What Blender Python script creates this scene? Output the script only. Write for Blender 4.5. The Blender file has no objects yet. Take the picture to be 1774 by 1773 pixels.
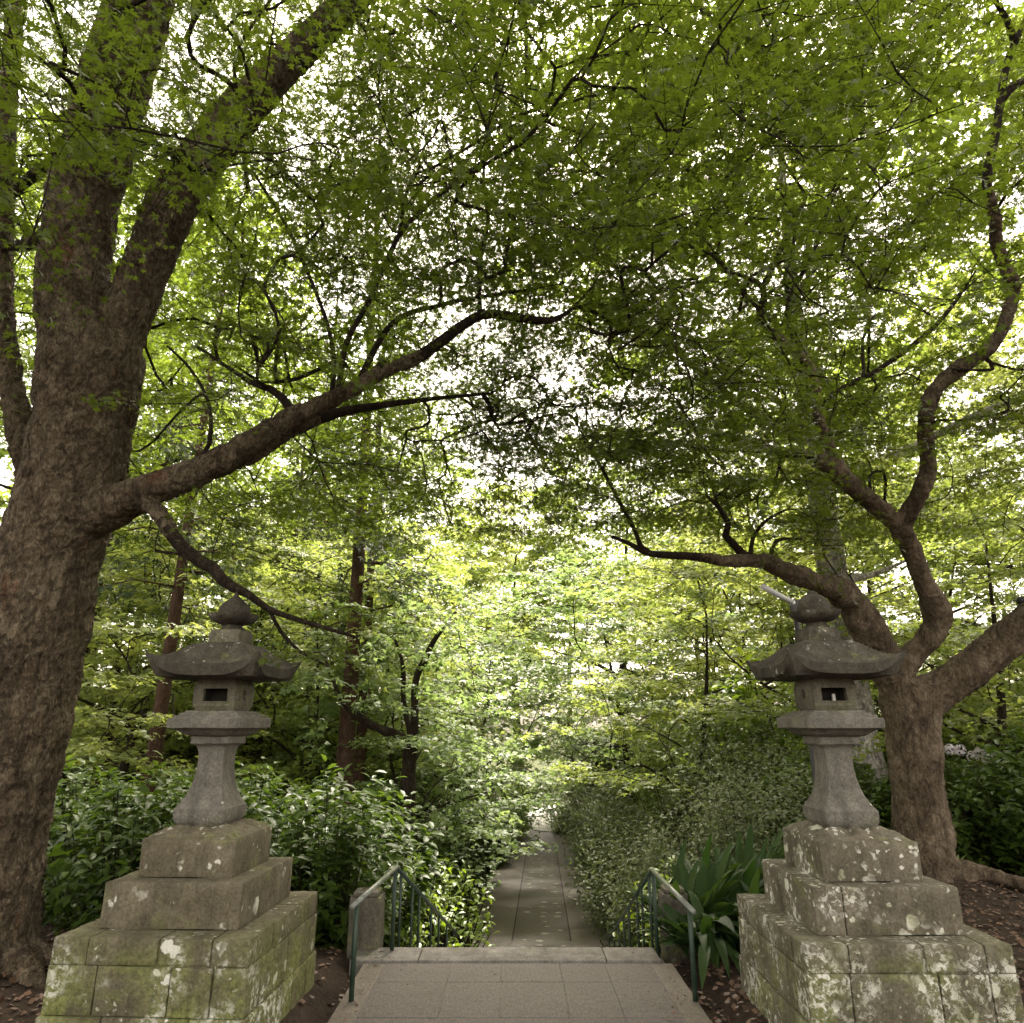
import bpy, bmesh, math, random
import numpy as np
from mathutils import Vector, Matrix, noise as mnoise

rng = np.random.default_rng(11)
random.seed(11)
scene = bpy.context.scene
COL = scene.collection
R = math.radians

# ------------------------------------------------------------------ camera
FPX, CX, CY, CAMH = 1200.0, 887.0, 886.5, 1.75
PITCH = math.atan(366.0 / FPX)
cp, sp = math.cos(PITCH), math.sin(PITCH)
cam_d = bpy.data.cameras.new('camera')
cam = bpy.data.objects.new('camera', cam_d)
COL.objects.link(cam)
cam.location = (0, 0, CAMH)
cam.rotation_euler = (math.pi / 2 + PITCH, 0, 0)
cam_d.sensor_width = 36
cam_d.lens = 36 * FPX / 1774
cam_d.clip_end = 2000
scene.camera = cam


def P(px, py, Y):
    """world point at distance Y (metres ahead) seen at photo pixel px,py"""
    dy = CY - py
    t = Y / (FPX * cp - sp * dy)
    return np.array([(px - CX) * t, Y, CAMH + t * (FPX * sp + cp * dy)])


def G(px, py, z=0.0):
    """world point on the level z seen at photo pixel px,py"""
    dy = CY - py
    t = (z - CAMH) / (FPX * sp + cp * dy)
    return np.array([(px - CX) * t, t * (FPX * cp - sp * dy), z])


def wid(w, p):
    """radius in metres of something w photo pixels wide at world point p"""
    zc = p[1] * cp + (p[2] - CAMH) * sp
    return 0.5 * w * zc / FPX


# ------------------------------------------------------------------ object helpers
def tag(o, label=None, cat=None, group=None, kind=None):
    if label: o['label'] = label
    if cat: o['category'] = cat
    if group: o['group'] = group
    if kind: o['kind'] = kind
    return o


def empty(name, loc=(0, 0, 0), rz=0.0, scale=1.0):
    o = bpy.data.objects.new(name, None)
    COL.objects.link(o)
    o.location = loc
    o.rotation_euler = (0, 0, rz)
    o.scale = (scale,) * 3
    o.empty_display_size = 0.1
    return o


def link(name, me, mat=None, parent=None):
    o = bpy.data.objects.new(name, me)
    COL.objects.link(o)
    if mat is not None and len(me.materials) == 0:
        me.materials.append(mat)
    if parent is not None:
        o.parent = parent
    return o


def mesh_np(name, V, faces, rnd=None, smooth=True):
    """faces: list of int arrays (n,k)"""
    me = bpy.data.meshes.new(name)
    V = np.asarray(V, dtype=np.float32).reshape(-1, 3)
    me.vertices.add(len(V))
    me.vertices.foreach_set('co', V.ravel())
    loops = np.concatenate([f.ravel() for f in faces]).astype(np.int32)
    counts = np.concatenate([np.full(len(f), f.shape[1], np.int32) for f in faces])
    starts = np.concatenate([[0], np.cumsum(counts)[:-1]]).astype(np.int32)
    me.loops.add(len(loops))
    me.loops.foreach_set('vertex_index', loops)
    me.polygons.add(len(counts))
    me.polygons.foreach_set('loop_start', starts)
    me.polygons.foreach_set('loop_total', counts)
    if smooth:
        me.polygons.foreach_set('use_smooth', np.ones(len(counts), dtype=bool))
    if rnd is not None:
        a = me.attributes.new('rnd', 'FLOAT', 'FACE')
        a.data.foreach_set('value', np.asarray(rnd, np.float32))
    me.update(calc_edges=True)
    return me


class Acc:
    """collects geometry into one mesh"""
    def __init__(s):
        s.V = []; s.F = {}; s.n = 0; s.r = {}

    def add(s, V, F, r=None):
        V = np.asarray(V, float).reshape(-1, 3)
        for f in (F if isinstance(F, list) else [F]):
            f = np.asarray(f, int)
            s.F.setdefault(f.shape[1], []).append(f + s.n)
            s.r.setdefault(f.shape[1], []).append(np.full(len(f), 0.5) if r is None else np.broadcast_to(r, len(f)))
        s.V.append(V); s.n += len(V)

    def mesh(s, name, smooth=True):
        ks = sorted(s.F)
        return mesh_np(name, np.concatenate(s.V), [np.concatenate(s.F[k]) for k in ks],
                       np.concatenate([np.concatenate(s.r[k]) for k in ks]), smooth)


def tube(acc, pts, rad, k=8, cap=True, r=None):
    pts = np.asarray(pts, float); rad = np.asarray(rad, float); n = len(pts)
    T = np.gradient(pts, axis=0)
    T /= np.linalg.norm(T, axis=1)[:, None] + 1e-9
    ref = np.array([0, 0, 1.0]) if abs(T[0][2]) < .9 else np.array([1.0, 0, 0])
    N = np.cross(T[0], ref); N /= np.linalg.norm(N)
    Ns = [N]
    for i in range(1, n):
        N = Ns[-1] - T[i] * np.dot(Ns[-1], T[i])
        N /= np.linalg.norm(N) + 1e-9
        Ns.append(N)
    Ns = np.array(Ns); B = np.cross(T, Ns)
    a = np.arange(k) * 2 * np.pi / k
    V = pts[:, None, :] + rad[:, None, None] * (np.cos(a)[None, :, None] * Ns[:, None, :] + np.sin(a)[None, :, None] * B[:, None, :])
    V = V.reshape(-1, 3)
    i = np.arange(n - 1)[:, None] * k; j = np.arange(k)[None, :]; j2 = (j + 1) % k
    F = np.stack([i + j, i + j2, i + k + j2, i + k + j], -1).reshape(-1, 4)
    Fs = [F]
    if cap:
        V = np.concatenate([V, pts[[0, -1]]])
        c0, c1 = n * k, n * k + 1
        jj = np.arange(k); jj2 = (jj + 1) % k
        Fs.append(np.stack([jj2, jj, np.full(k, c0)], -1))
        Fs.append(np.stack([(n - 1) * k + jj, (n - 1) * k + jj2, np.full(k, c1)], -1))
    acc.add(V, Fs, r)


def resample(pts, rad, step):
    """smooth Catmull-Rom resample of a polyline with radii"""
    pts = np.asarray(pts, float); rad = np.asarray(rad, float)
    Q = np.vstack([2 * pts[0] - pts[1], pts, 2 * pts[-1] - pts[-2]])
    op, orr = [], []
    for i in range(len(pts) - 1):
        p0, p1, p2, p3 = Q[i], Q[i + 1], Q[i + 2], Q[i + 3]
        m = max(1, int(np.linalg.norm(p2 - p1) / step))
        for t in np.arange(m) / m:
            op.append(0.5 * (2 * p1 + (p2 - p0) * t + (2 * p0 - 5 * p1 + 4 * p2 - p3) * t * t + (3 * p1 - p0 - 3 * p2 + p3) * t ** 3))
            orr.append(rad[i] * (1 - t) + rad[i + 1] * t)
    op.append(pts[-1]); orr.append(rad[-1])
    return np.array(op), np.array(orr)


def trace(rows):
    """rows of (px,py,Y,width px) -> points, radii"""
    p = np.array([P(a, b, c) for a, b, c, w in rows])
    r = np.array([wid(w, q) for (a, b, c, w), q in zip(rows, p)])
    return p, r


def nz(x, y, z=0.0):
    return mnoise.noise(Vector((x, y, z)))


# ------------------------------------------------------------------ materials
def new_mat(name):
    m = bpy.data.materials.new(name)
    m.use_nodes = True
    nt = m.node_tree
    for n in list(nt.nodes):
        nt.nodes.remove(n)
    out = nt.nodes.new('ShaderNodeOutputMaterial')
    return m, nt, out


def N(nt, typ, **kw):
    n = nt.nodes.new(typ)
    for k, v in kw.items():
        if k.startswith('i_'):
            n.inputs[k[2:].replace('_', ' ')].default_value = v
        else:
            setattr(n, k, v)
    return n


def rgba(c):
    return (c[0], c[1], c[2], 1.0)


def ramp(nt, fac, stops, interp='LINEAR'):
    n = nt.nodes.new('ShaderNodeValToRGB')
    n.color_ramp.interpolation = interp
    e = n.color_ramp.elements
    while len(e) < len(stops):
        e.new(0.5)
    for i, (p, c) in enumerate(stops):
        e[i].position = p
        e[i].color = rgba(c) if not isinstance(c, (int, float)) else (c, c, c, 1)
    nt.links.new(fac, n.inputs['Fac'])
    return n.outputs['Color']


def mixc(nt, fac, a, b, blend='MIX'):
    n = nt.nodes.new('ShaderNodeMix')
    n.data_type = 'RGBA'; n.blend_type = blend
    for s, v in ((0, fac), (6, a), (7, b)):
        if hasattr(v, 'links') or hasattr(v, 'is_linked'):
            nt.links.new(v, n.inputs[s])
        elif isinstance(v, (int, float)):
            n.inputs[s].default_value = v
        else:
            n.inputs[s].default_value = rgba(v)
    return n.outputs[2]


def coords(nt, scale=(1, 1, 1), kind='Object'):
    tc = nt.nodes.new('ShaderNodeTexCoord')
    mp = nt.nodes.new('ShaderNodeMapping')
    mp.inputs['Scale'].default_value = scale
    nt.links.new(tc.outputs[kind], mp.inputs['Vector'])
    return mp.outputs['Vector']


def noise_tex(nt, vec, scale, detail=5, rough=.6, dist=0.0):
    n = nt.nodes.new('ShaderNodeTexNoise')
    n.inputs['Scale'].default_value = scale
    n.inputs['Detail'].default_value = detail
    n.inputs['Roughness'].default_value = rough
    n.inputs['Distortion'].default_value = dist
    nt.links.new(vec, n.inputs['Vector'])
    return n.outputs['Fac']


def voro(nt, vec, scale, feature='F1', rand=1.0):
    n = nt.nodes.new('ShaderNodeTexVoronoi')
    n.feature = feature
    n.inputs['Scale'].default_value = scale
    n.inputs['Randomness'].default_value = rand
    nt.links.new(vec, n.inputs['Vector'])
    return n.outputs['Distance']


def bump(nt, h, strength=.5, dist=.02, prev=None):
    b = nt.nodes.new('ShaderNodeBump')
    b.inputs['Strength'].default_value = strength
    b.inputs['Distance'].default_value = dist
    nt.links.new(h, b.inputs['Height'])
    if prev is not None:
        nt.links.new(prev, b.inputs['Normal'])
    return b.outputs['Normal']


def principled(nt, out, color, rough=.8, normal=None, spec=.3, metal=0.0):
    b = nt.nodes.new('ShaderNodeBsdfPrincipled')
    if hasattr(color, 'is_linked'):
        nt.links.new(color, b.inputs['Base Color'])
    else:
        b.inputs['Base Color'].default_value = rgba(color)
    if hasattr(rough, 'is_linked'):
        nt.links.new(rough, b.inputs['Roughness'])
    else:
        b.inputs['Roughness'].default_value = rough
    b.inputs['Specular IOR Level'].default_value = spec
    b.inputs['Metallic'].default_value = metal
    if normal is not None:
        nt.links.new(normal, b.inputs['Normal'])
    nt.links.new(b.outputs[0], out.inputs['Surface'])
    return b


def leaf_mat(name, d0, d1, t0, t1, tf=.5, gloss=.05, rough=.45):
    m, nt, out = new_mat(name)
    at = N(nt, 'ShaderNodeAttribute', attribute_name='rnd')
    cd = mixc(nt, at.outputs['Fac'], d0, d1)
    ct = mixc(nt, at.outputs['Fac'], t0, t1)
    df = N(nt, 'ShaderNodeBsdfDiffuse')
    tr = N(nt, 'ShaderNodeBsdfTranslucent')
    gl = N(nt, 'ShaderNodeBsdfGlossy')
    gl.inputs['Roughness'].default_value = rough
    gl.inputs['Color'].default_value = (1, 1, 1, 1)
    nt.links.new(cd, df.inputs['Color'])
    nt.links.new(ct, tr.inputs['Color'])
    mx = N(nt, 'ShaderNodeMixShader'); mx.inputs[0].default_value = tf
    nt.links.new(df.outputs[0], mx.inputs[1]); nt.links.new(tr.outputs[0], mx.inputs[2])
    lw = N(nt, 'ShaderNodeLayerWeight'); lw.inputs['Blend'].default_value = .5
    fr = N(nt, 'ShaderNodeMath', operation='POWER'); fr.inputs[1].default_value = 4.0
    nt.links.new(lw.outputs['Facing'], fr.inputs[0])
    mu = N(nt, 'ShaderNodeMath', operation='MULTIPLY_ADD'); mu.inputs[1].default_value = gloss * 5; mu.inputs[2].default_value = gloss * .45
    nt.links.new(fr.outputs[0], mu.inputs[0])
    m2 = N(nt, 'ShaderNodeMixShader')
    nt.links.new(mu.outputs[0], m2.inputs[0])
    nt.links.new(mx.outputs[0], m2.inputs[1]); nt.links.new(gl.outputs[0], m2.inputs[2])
    nt.links.new(m2.outputs[0], out.inputs['Surface'])
    return m


def bark_mat(name, dark, mid, pale, red=None, sc=1.0, palefac=.5, crack=.6, wart=.8):
    """flaky bark: ragged plates with dark cracks, fine warts, pale and reddish patches"""
    m, nt, out = new_mat(name)
    v = coords(nt, (1, 1, .5))
    nd = N(nt, 'ShaderNodeTexNoise'); nd.inputs['Scale'].default_value = 9 * sc; nd.inputs['Detail'].default_value = 6; nd.inputs['Roughness'].default_value = .7
    nt.links.new(v, nd.inputs['Vector'])
    scl = N(nt, 'ShaderNodeVectorMath', operation='SCALE'); scl.inputs['Scale'].default_value = .16 / sc
    nt.links.new(nd.outputs['Color'], scl.inputs[0])
    ad = N(nt, 'ShaderNodeVectorMath', operation='ADD')
    nt.links.new(v, ad.inputs[0]); nt.links.new(scl.outputs[0], ad.inputs[1])
    dv = ad.outputs[0]
    edge = voro(nt, dv, 9 * sc, 'DISTANCE_TO_EDGE')
    wv = voro(nt, dv, 42 * sc)
    n1 = noise_tex(nt, v, 7 * sc, 8, .72, .6)
    n2 = noise_tex(nt, v, 1.5 * sc, 5, .65, 1.0)
    n3 = noise_tex(nt, v, 75 * sc, 4, .65)
    c = ramp(nt, n1, [(.32, dark), (.5, mid), (.68, pale)])
    c = mixc(nt, ramp(nt, n2, [(.45, 0.0), (.6, palefac)]), c, pale)
    c = mixc(nt, ramp(nt, noise_tex(nt, coords(nt, (1, 1, .35)), 2.6 * sc, 6, .7, .5), [(.5, 0.0), (.62, .55)]), c, dark)
    if red:
        n4 = noise_tex(nt, coords(nt, (1.6, 1.6, .6)), 2.6 * sc, 7, .72, .6)
        c = mixc(nt, ramp(nt, n4, [(.6, 0.0), (.68, .6)]), c, red)
    c = mixc(nt, crack, c, ramp(nt, edge, [(.0, .22), (.06, .8), (.16, 1.0)]), 'MULTIPLY')
    c = mixc(nt, wart, c, ramp(nt, wv, [(.15, 1.35), (.45, .95), (.75, .4)]), 'MULTIPLY')
    c = mixc(nt, .6, c, ramp(nt, n3, [(.3, .5), (.7, 1.4)]), 'MULTIPLY')
    nb = bump(nt, n1, 1.0, .05)
    nb = bump(nt, ramp(nt, edge, [(.0, 0.0), (.1, 1.0)]), crack, .025, nb)
    nb = bump(nt, ramp(nt, wv, [(.1, 1.0), (.7, 0.0)]), wart, .014, nb)
    nb = bump(nt, n3, .6, .008, nb)
    principled(nt, out, c, .9, nb, .12)
    return m


def stone_mat(name, c0, c1, c2, lichen=.5, moss=.0, lsc=7.0, crust=0, mossz=None):
    """weathered stone: mottled body, round lichen blotches, green algae"""
    m, nt, out = new_mat(name)
    v = coords(nt)
    n1 = noise_tex(nt, v, 5, 8, .65, .3)
    n2 = noise_tex(nt, v, 60, 5, .6)
    n3 = noise_tex(nt, v, 2.0, 5, .6, .8)
    c = ramp(nt, n1, [(.3, c0), (.5, c1), (.7, c2)])
    c = mixc(nt, .75, c, ramp(nt, n2, [(.25, .45), (.75, 1.4)]), 'MULTIPLY')
    c = mixc(nt, .55, c, ramp(nt, noise_tex(nt, coords(nt, (1, 1, .22)), 13, 7, .75, .4), [(.36, .45), (.5, .95), (.66, 1.35)]), 'MULTIPLY')
    if moss > 0:
        nm = noise_tex(nt, v, 3.2, 8, .7, .5)
        fm = ramp(nt, nm, [(.62 - moss * .3, 0.0), (.78 - moss * .25, .85)])
        if mossz is not None:
            sx = N(nt, 'ShaderNodeSeparateXYZ'); nt.links.new(v, sx.inputs[0])
            mr = N(nt, 'ShaderNodeMapRange'); mr.inputs[1].default_value = mossz[0]; mr.inputs[2].default_value = mossz[1]
            mr.inputs[3].default_value = 1; mr.inputs[4].default_value = .12
            nt.links.new(sx.outputs['Z'], mr.inputs[0])
            mm = N(nt, 'ShaderNodeMath', operation='MULTIPLY')
            sg = N(nt, 'ShaderNodeSeparateColor'); nt.links.new(fm, sg.inputs[0])
            nt.links.new(sg.outputs[0], mm.inputs[0]); nt.links.new(mr.outputs[0], mm.inputs[1])
            fm = mm.outputs[0]
        cm = ramp(nt, noise_tex(nt, v, 30, 4, .6), [(.35, (.07, .085, .02)), (.65, (.2, .21, .07))])
        c = mixc(nt, fm, c, cm)
    if lichen > 0:
        # distort coords so that spots get ragged rims
        nd = N(nt, 'ShaderNodeTexNoise'); nd.inputs['Scale'].default_value = 22; nd.inputs['Detail'].default_value = 5
        nt.links.new(v, nd.inputs['Vector'])
        sc = N(nt, 'ShaderNodeVectorMath', operation='SCALE'); sc.inputs['Scale'].default_value = .07
        nt.links.new(nd.outputs['Color'], sc.inputs[0])
        ad = N(nt, 'ShaderNodeVectorMath', operation='ADD')
        nt.links.new(v, ad.inputs[0]); nt.links.new(sc.outputs[0], ad.inputs[1])
        vv = ad.outputs[0]
        big = ramp(nt, voro(nt, vv, lsc), [(.16 + .06 * lichen, 1.0), (.2 + .06 * lichen, 0.0)])
        small = ramp(nt, voro(nt, vv, lsc * 3.1), [(.15 + .07 * lichen, 1.0), (.22 + .07 * lichen, 0.0)])
        gate = ramp(nt, n3, [(.6 - .16 * lichen, 0.0), (.66 - .12 * lichen, 1.0)])
        gate2 = ramp(nt, noise_tex(nt, v, 4.3, 6, .7, .4), [(.62 - .2 * lichen, 0.0), (.7 - .16 * lichen, 1.0)])
        b1 = mixc(nt, 1.0, big, gate, 'MULTIPLY')
        b2 = mixc(nt, 1.0, small, gate2, 'MULTIPLY')
        lm = mixc(nt, 1.0, b1, b2, 'LIGHTEN')
        if crust > 0:
            f1 = ramp(nt, noise_tex(nt, v, 24, 7, .75, .5), [(.5, 0.0), (.57, 1.0)])
            f2 = ramp(nt, noise_tex(nt, v, 2.4, 4, .6, .3), [(.62 - crust * .25, 0.0), (.72 - crust * .2, 1.0)])
            if mossz is not None:
                mz = N(nt, 'ShaderNodeMapRange'); mz.inputs[1].default_value = mossz[1] - .16; mz.inputs[2].default_value = mossz[1] - .03
                mz.inputs[3].default_value = 1; mz.inputs[4].default_value = .25
                sx2 = N(nt, 'ShaderNodeSeparateXYZ'); nt.links.new(v, sx2.inputs[0]); nt.links.new(sx2.outputs['Z'], mz.inputs[0])
                f2 = mixc(nt, 1.0, f2, mz.outputs[0], 'MULTIPLY')
            lm = mixc(nt, 1.0, lm, mixc(nt, 1.0, f1, f2, 'MULTIPLY'), 'LIGHTEN')
        lc = ramp(nt, noise_tex(nt, v, 5, 3, .6), [(.35, (.36, .36, .25)), (.6, (.56, .54, .48))])
        lc = mixc(nt, .5, lc, ramp(nt, noise_tex(nt, v, 80, 3, .6), [(.3, .6), (.7, 1.2)]), 'MULTIPLY')
        c = mixc(nt, lm, c, lc)
    nb = bump(nt, n1, .35, .03)
    nb = bump(nt, n2, .6, .008, nb)
    principled(nt, out, c, .88, nb, .2)
    return m


M = {}
# maple leaves overhead, in the crowns behind, and shrubs
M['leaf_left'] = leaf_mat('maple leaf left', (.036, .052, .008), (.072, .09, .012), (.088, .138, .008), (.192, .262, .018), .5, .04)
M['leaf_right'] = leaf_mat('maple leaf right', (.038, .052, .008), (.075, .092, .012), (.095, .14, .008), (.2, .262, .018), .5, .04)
M['leaf_bright'] = leaf_mat('sunlit maple leaf', (.1, .145, .028), (.15, .185, .035), (.3, .385, .065), (.42, .48, .11), .55, .035)  # sunlit tone and pale distance haze put into the leaf colour
M['leaf_yellow'] = leaf_mat('yellow green leaf', (.12, .165, .03), (.17, .205, .04), (.36, .43, .075), (.46, .5, .12), .55, .035)  # yellow green with sunlight and haze mixed into the colour
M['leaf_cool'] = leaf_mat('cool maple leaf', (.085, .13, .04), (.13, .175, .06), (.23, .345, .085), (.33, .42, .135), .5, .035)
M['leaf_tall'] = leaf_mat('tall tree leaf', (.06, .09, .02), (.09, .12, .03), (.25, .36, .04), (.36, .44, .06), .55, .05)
M['leaf_shrub'] = leaf_mat('laurel leaf', (.026, .048, .007), (.055, .088, .013), (.08, .15, .012), (.15, .22, .02), .3, .028, .4)
M['leaf_fresh_lit'] = leaf_mat('sunlit fresh laurel leaf', (.1, .17, .014), (.17, .24, .025), (.3, .46, .02), (.44, .56, .04), .45, .09, .35)  # bright laurel variant, sunlight on the shrubs put into its green
M['leaf_small'] = leaf_mat('small hedge leaf', (.06, .08, .03), (.1, .115, .045), (.14, .2, .05), (.2, .25, .08), .35, .03, .45)
M['leaf_strap'] = leaf_mat('strap leaf', (.014, .034, .007), (.03, .058, .013), (.06, .13, .015), (.1, .17, .02), .28, .025, .5)
M['leaf_needle'] = leaf_mat('cedar needles', (.03, .05, .02), (.055, .075, .03), (.06, .09, .03), (.1, .13, .04), .3, .04)
M['litter'] = leaf_mat('dry leaves', (.05, .028, .018), (.16, .095, .06), (.06, .03, .02), (.1, .06, .03), .15, .04, .5)
M['flower'] = leaf_mat('pale petals', (.6, .52, .62), (.75, .72, .72), (.5, .45, .5), (.6, .55, .55), .35, .03)

M['bark_left'] = bark_mat('flaky bark', (.058, .042, .028), (.15, .112, .075), (.26, .21, .145), (.2, .085, .045), 1.0, .45, .55, .85)
M['bark_right'] = bark_mat('smooth maple bark', (.045, .032, .022), (.125, .093, .062), (.24, .188, .135), None, .85, .45, .4, .5)
M['bark_twig'] = bark_mat('twig bark', (.03, .022, .016), (.055, .04, .03), (.09, .07, .05), None, 2.0, .3)
M['bark_cedar'] = bark_mat('cedar bark', (.045, .026, .018), (.09, .052, .037), (.14, .085, .062), None, 1.5, .3, .3, .3)
M['bark_pale'] = bark_mat('pale bark', (.2, .18, .145), (.32, .295, .25), (.44, .41, .36), None, .6, .5)

M['stone_base_left'] = stone_mat('mossy block stone', (0.06, 0.051, 0.03), (0.108, 0.093, 0.06), (0.15, 0.132, 0.093), .62, .75, 6.5, .3, (.28, .66))
M['stone_base_right'] = stone_mat('lichen block stone', (0.066, 0.057, 0.0372), (0.114, 0.101, 0.069), (0.168, 0.15, 0.111), .85, .5, 7.0, .6, (.28, .66))
M['stone_step_left'] = stone_mat('step stone', (0.0713, 0.0595, 0.0372), (0.112, 0.0955, 0.0632), (0.149, 0.13, 0.0899), .62, .2, 4.2)
M['stone_step_right'] = stone_mat('spotted step stone', (0.0713, 0.062, 0.0434), (0.118, 0.102, 0.0725), (0.161, 0.143, 0.105), .95, .12, 6.0, .3)
M['stone_lantern'] = stone_mat('lantern stone', (.082, .074, .062), (.13, .118, .1), (.178, .162, .138), .22, .2, 12)
M['stone_roof'] = stone_mat('dark roof stone', (0.03, 0.0255, 0.0195), (0.0585, 0.051, 0.039), (0.0938, 0.0825, 0.066), .3, .15, 11)
M['stone_cup'] = stone_mat('blackened stone', (.025, .022, .016), (.06, .052, .04), (.14, .125, .095), .3, .25, 10)
M['stone_box'] = stone_mat('fire box stone', (0.0713, 0.062, 0.0446), (0.115, 0.103, 0.0775), (0.155, 0.141, 0.108), .25, .3, 12)
M['concrete'] = stone_mat('concrete post', (.06, .053, .04), (.095, .085, .067), (.13, .118, .095), .2, .45, 9)
def slab_mat(name, c0, c1, c2, moss):
    m, nt, out = new_mat(name)
    v = coords(nt)
    n1 = noise_tex(nt, v, 2.2, 8, .7, .8)
    n2 = noise_tex(nt, coords(nt, (1, .35, 1)), 70, 5, .65)
    n3 = noise_tex(nt, v, 9, 6, .7, .4)
    n4 = noise_tex(nt, v, 160, 3, .6)
    c = ramp(nt, n1, [(.3, c0), (.5, c1), (.7, c2)])
    c = mixc(nt, .75, c, ramp(nt, n2, [(.3, .5), (.5, 1.0), (.72, 1.55)]), 'MULTIPLY')
    c = mixc(nt, .5, c, ramp(nt, n4, [(.3, .6), (.7, 1.35)]), 'MULTIPLY')
    c = mixc(nt, ramp(nt, n3, [(.56, 0.0), (.74, .6)]), c, (c0[0] * .55, c0[1] * .55, c0[2] * .5))
    c = mixc(nt, ramp(nt, noise_tex(nt, v, 3.4, 7, .75, .5), [(.62 - moss * .2, 0.0), (.75 - moss * .1, .6 * moss + .1)]), c, (.075, .07, .035))
    nb = bump(nt, n2, .5, .006)
    nb = bump(nt, n1, .3, .02, nb)
    principled(nt, out, c, ramp(nt, n1, [(.3, .62), (.7, .85)]), nb, .3)
    return m


M['slab'] = slab_mat('paving slab', (.068, .058, .053), (.094, .081, .074), (.122, .106, .097), .2)
M['slab_edge'] = slab_mat('paving border', (.09, .075, .062), (.125, .105, .087), (.16, .136, .114), .6)
M['joint'] = slab_mat('mortar joint', (.07, .062, .052), (.1, .09, .078), (.13, .118, .102), .6)
M['kerb'] = stone_mat('granite kerb', (.11, .1, .09), (.165, .152, .138), (.215, .2, .184), 0, .12)
M['joint'] = stone_mat('mortar joint', (0.132, 0.119, 0.106), (0.172, 0.155, 0.139), (0.198, 0.185, 0.165), 0, .2)
M['path_side'] = slab_mat('path surface', (.08, .067, .061), (.112, .095, .086), (.145, .124, .113), .2)
M['path_mid'] = slab_mat('path strip', (.058, .049, .044), (.085, .073, .065), (.112, .097, .087), .35)
M['inlay'] = stone_mat('pale inlay stone', (.22, .2, .175), (.31, .285, .25), (.38, .35, .31), 0, 0)
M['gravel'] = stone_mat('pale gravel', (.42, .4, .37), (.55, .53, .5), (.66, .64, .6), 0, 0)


def soil_material():
    m, nt, out = new_mat('forest soil')
    v = coords(nt)
    n1 = noise_tex(nt, v, 1.3, 6, .65, .4)
    n2 = noise_tex(nt, v, 26, 6, .7)
    c = ramp(nt, n1, [(.3, (.02, .014, .01)), (.55, (.04, .028, .02)), (.75, (.06, .044, .031))])
    c = mixc(nt, ramp(nt, noise_tex(nt, v, .8, 5, .7, .6), [(.6, 0.0), (.72, .6)]), c, (.06, .065, .02))
    sx = N(nt, 'ShaderNodeSeparateXYZ'); nt.links.new(v, sx.inputs[0])
    mr = N(nt, 'ShaderNodeMapRange'); mr.inputs[1].default_value = 12; mr.inputs[2].default_value = 24; mr.inputs[4].default_value = .85
    nt.links.new(sx.outputs['Y'], mr.inputs[0])
    c = mixc(nt, mr.outputs[0], c, ramp(nt, noise_tex(nt, v, 2.2, 7, .75), [(.35, (.03, .035, .014)), (.65, (.07, .085, .03))]))
    c = mixc(nt, .7, c, ramp(nt, n2, [(.25, .45), (.75, 1.4)]), 'MULTIPLY')
    nb = bump(nt, n2, .8, .03)
    principled(nt, out, c, .95, nb, .1)
    return m


def paint_material(name, c0, c1, rough, metal=0.0):
    m, nt, out = new_mat(name)
    v = coords(nt)
    n1 = noise_tex(nt, v, 18, 6, .7)
    c = ramp(nt, n1, [(.35, c0), (.65, c1)])
    nb = bump(nt, noise_tex(nt, v, 90, 3, .6), .15, .003)
    principled(nt, out, c, rough, nb, .4, metal)
    return m


M['soil'] = soil_material()
M['green_paint'] = paint_material('green rail paint', (.009, .022, .013), (.024, .04, .026), .5)
M['worn_rail'] = paint_material('worn handrail', (.09, .1, .085), (.2, .21, .18), .33)
M['black_metal'] = paint_material('black metal', (.012, .012, .012), (.03, .028, .026), .5)
M['grey_tube'] = paint_material('grey lamp casing', (.3, .3, .3), (.42, .42, .41), .45)
M['dark_hollow'] = paint_material('near black', (.012, .01, .009), (.03, .025, .02), .95)  # near black painted for the shade inside the fire boxes, also path seams
M['candle'] = paint_material('white wax', (.6, .58, .52), (.72, .7, .64), .6)

# ------------------------------------------------------------------ leaf templates (x forward, y side, z up)


def palmate(lobes, droop=.18):
    V = [(0, 0, 0)]; F = []
    for ang, L, w in lobes:
        a = R(ang); f = np.array([math.cos(a), math.sin(a)]); s = np.array([-f[1], f[0]])
        b = len(V)
        for u, q in ((.5, -w), (1.0, 0), (.5, w)):
            p = f * u * L + s * q * L
            V.append((p[0], p[1], -droop * (u * L) ** 2))
        F.append((0, b, b + 1, b + 2))
    return np.array(V, float), [np.array(F)]


LEAF5 = palmate([(0, 1, .17), (46, .9, .17), (-46, .9, .17), (95, .66, .19), (-95, .66, .19)])
LEAF3 = palmate([(0, 1, .26), (58, .85, .28), (-58, .85, .28)])
LEAF1 = (np.array([(0, 0, 0), (.5, -.42, -.06), (1, 0, -.2), (.5, .42, -.06)], float), [np.array([(0, 1, 2, 3)])])
# laurel: folded ellipse
LAUREL = (np.array([(0, 0, 0), (.3, -.2, .05), (.68, -.19, .02), (1, 0, -.16), (.68, .19, .02), (.3, .2, .05), (.35, 0, 0), (.7, 0, -.05)], float),
          [np.array([(0, 1, 6), (2, 3, 7), (3, 4, 7), (5, 0, 6)]), np.array([(1, 2, 7, 6), (6, 7, 4, 5)])])


def unit(a):
    return a / (np.linalg.norm(a, axis=-1, keepdims=True) + 1e-9)


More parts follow.
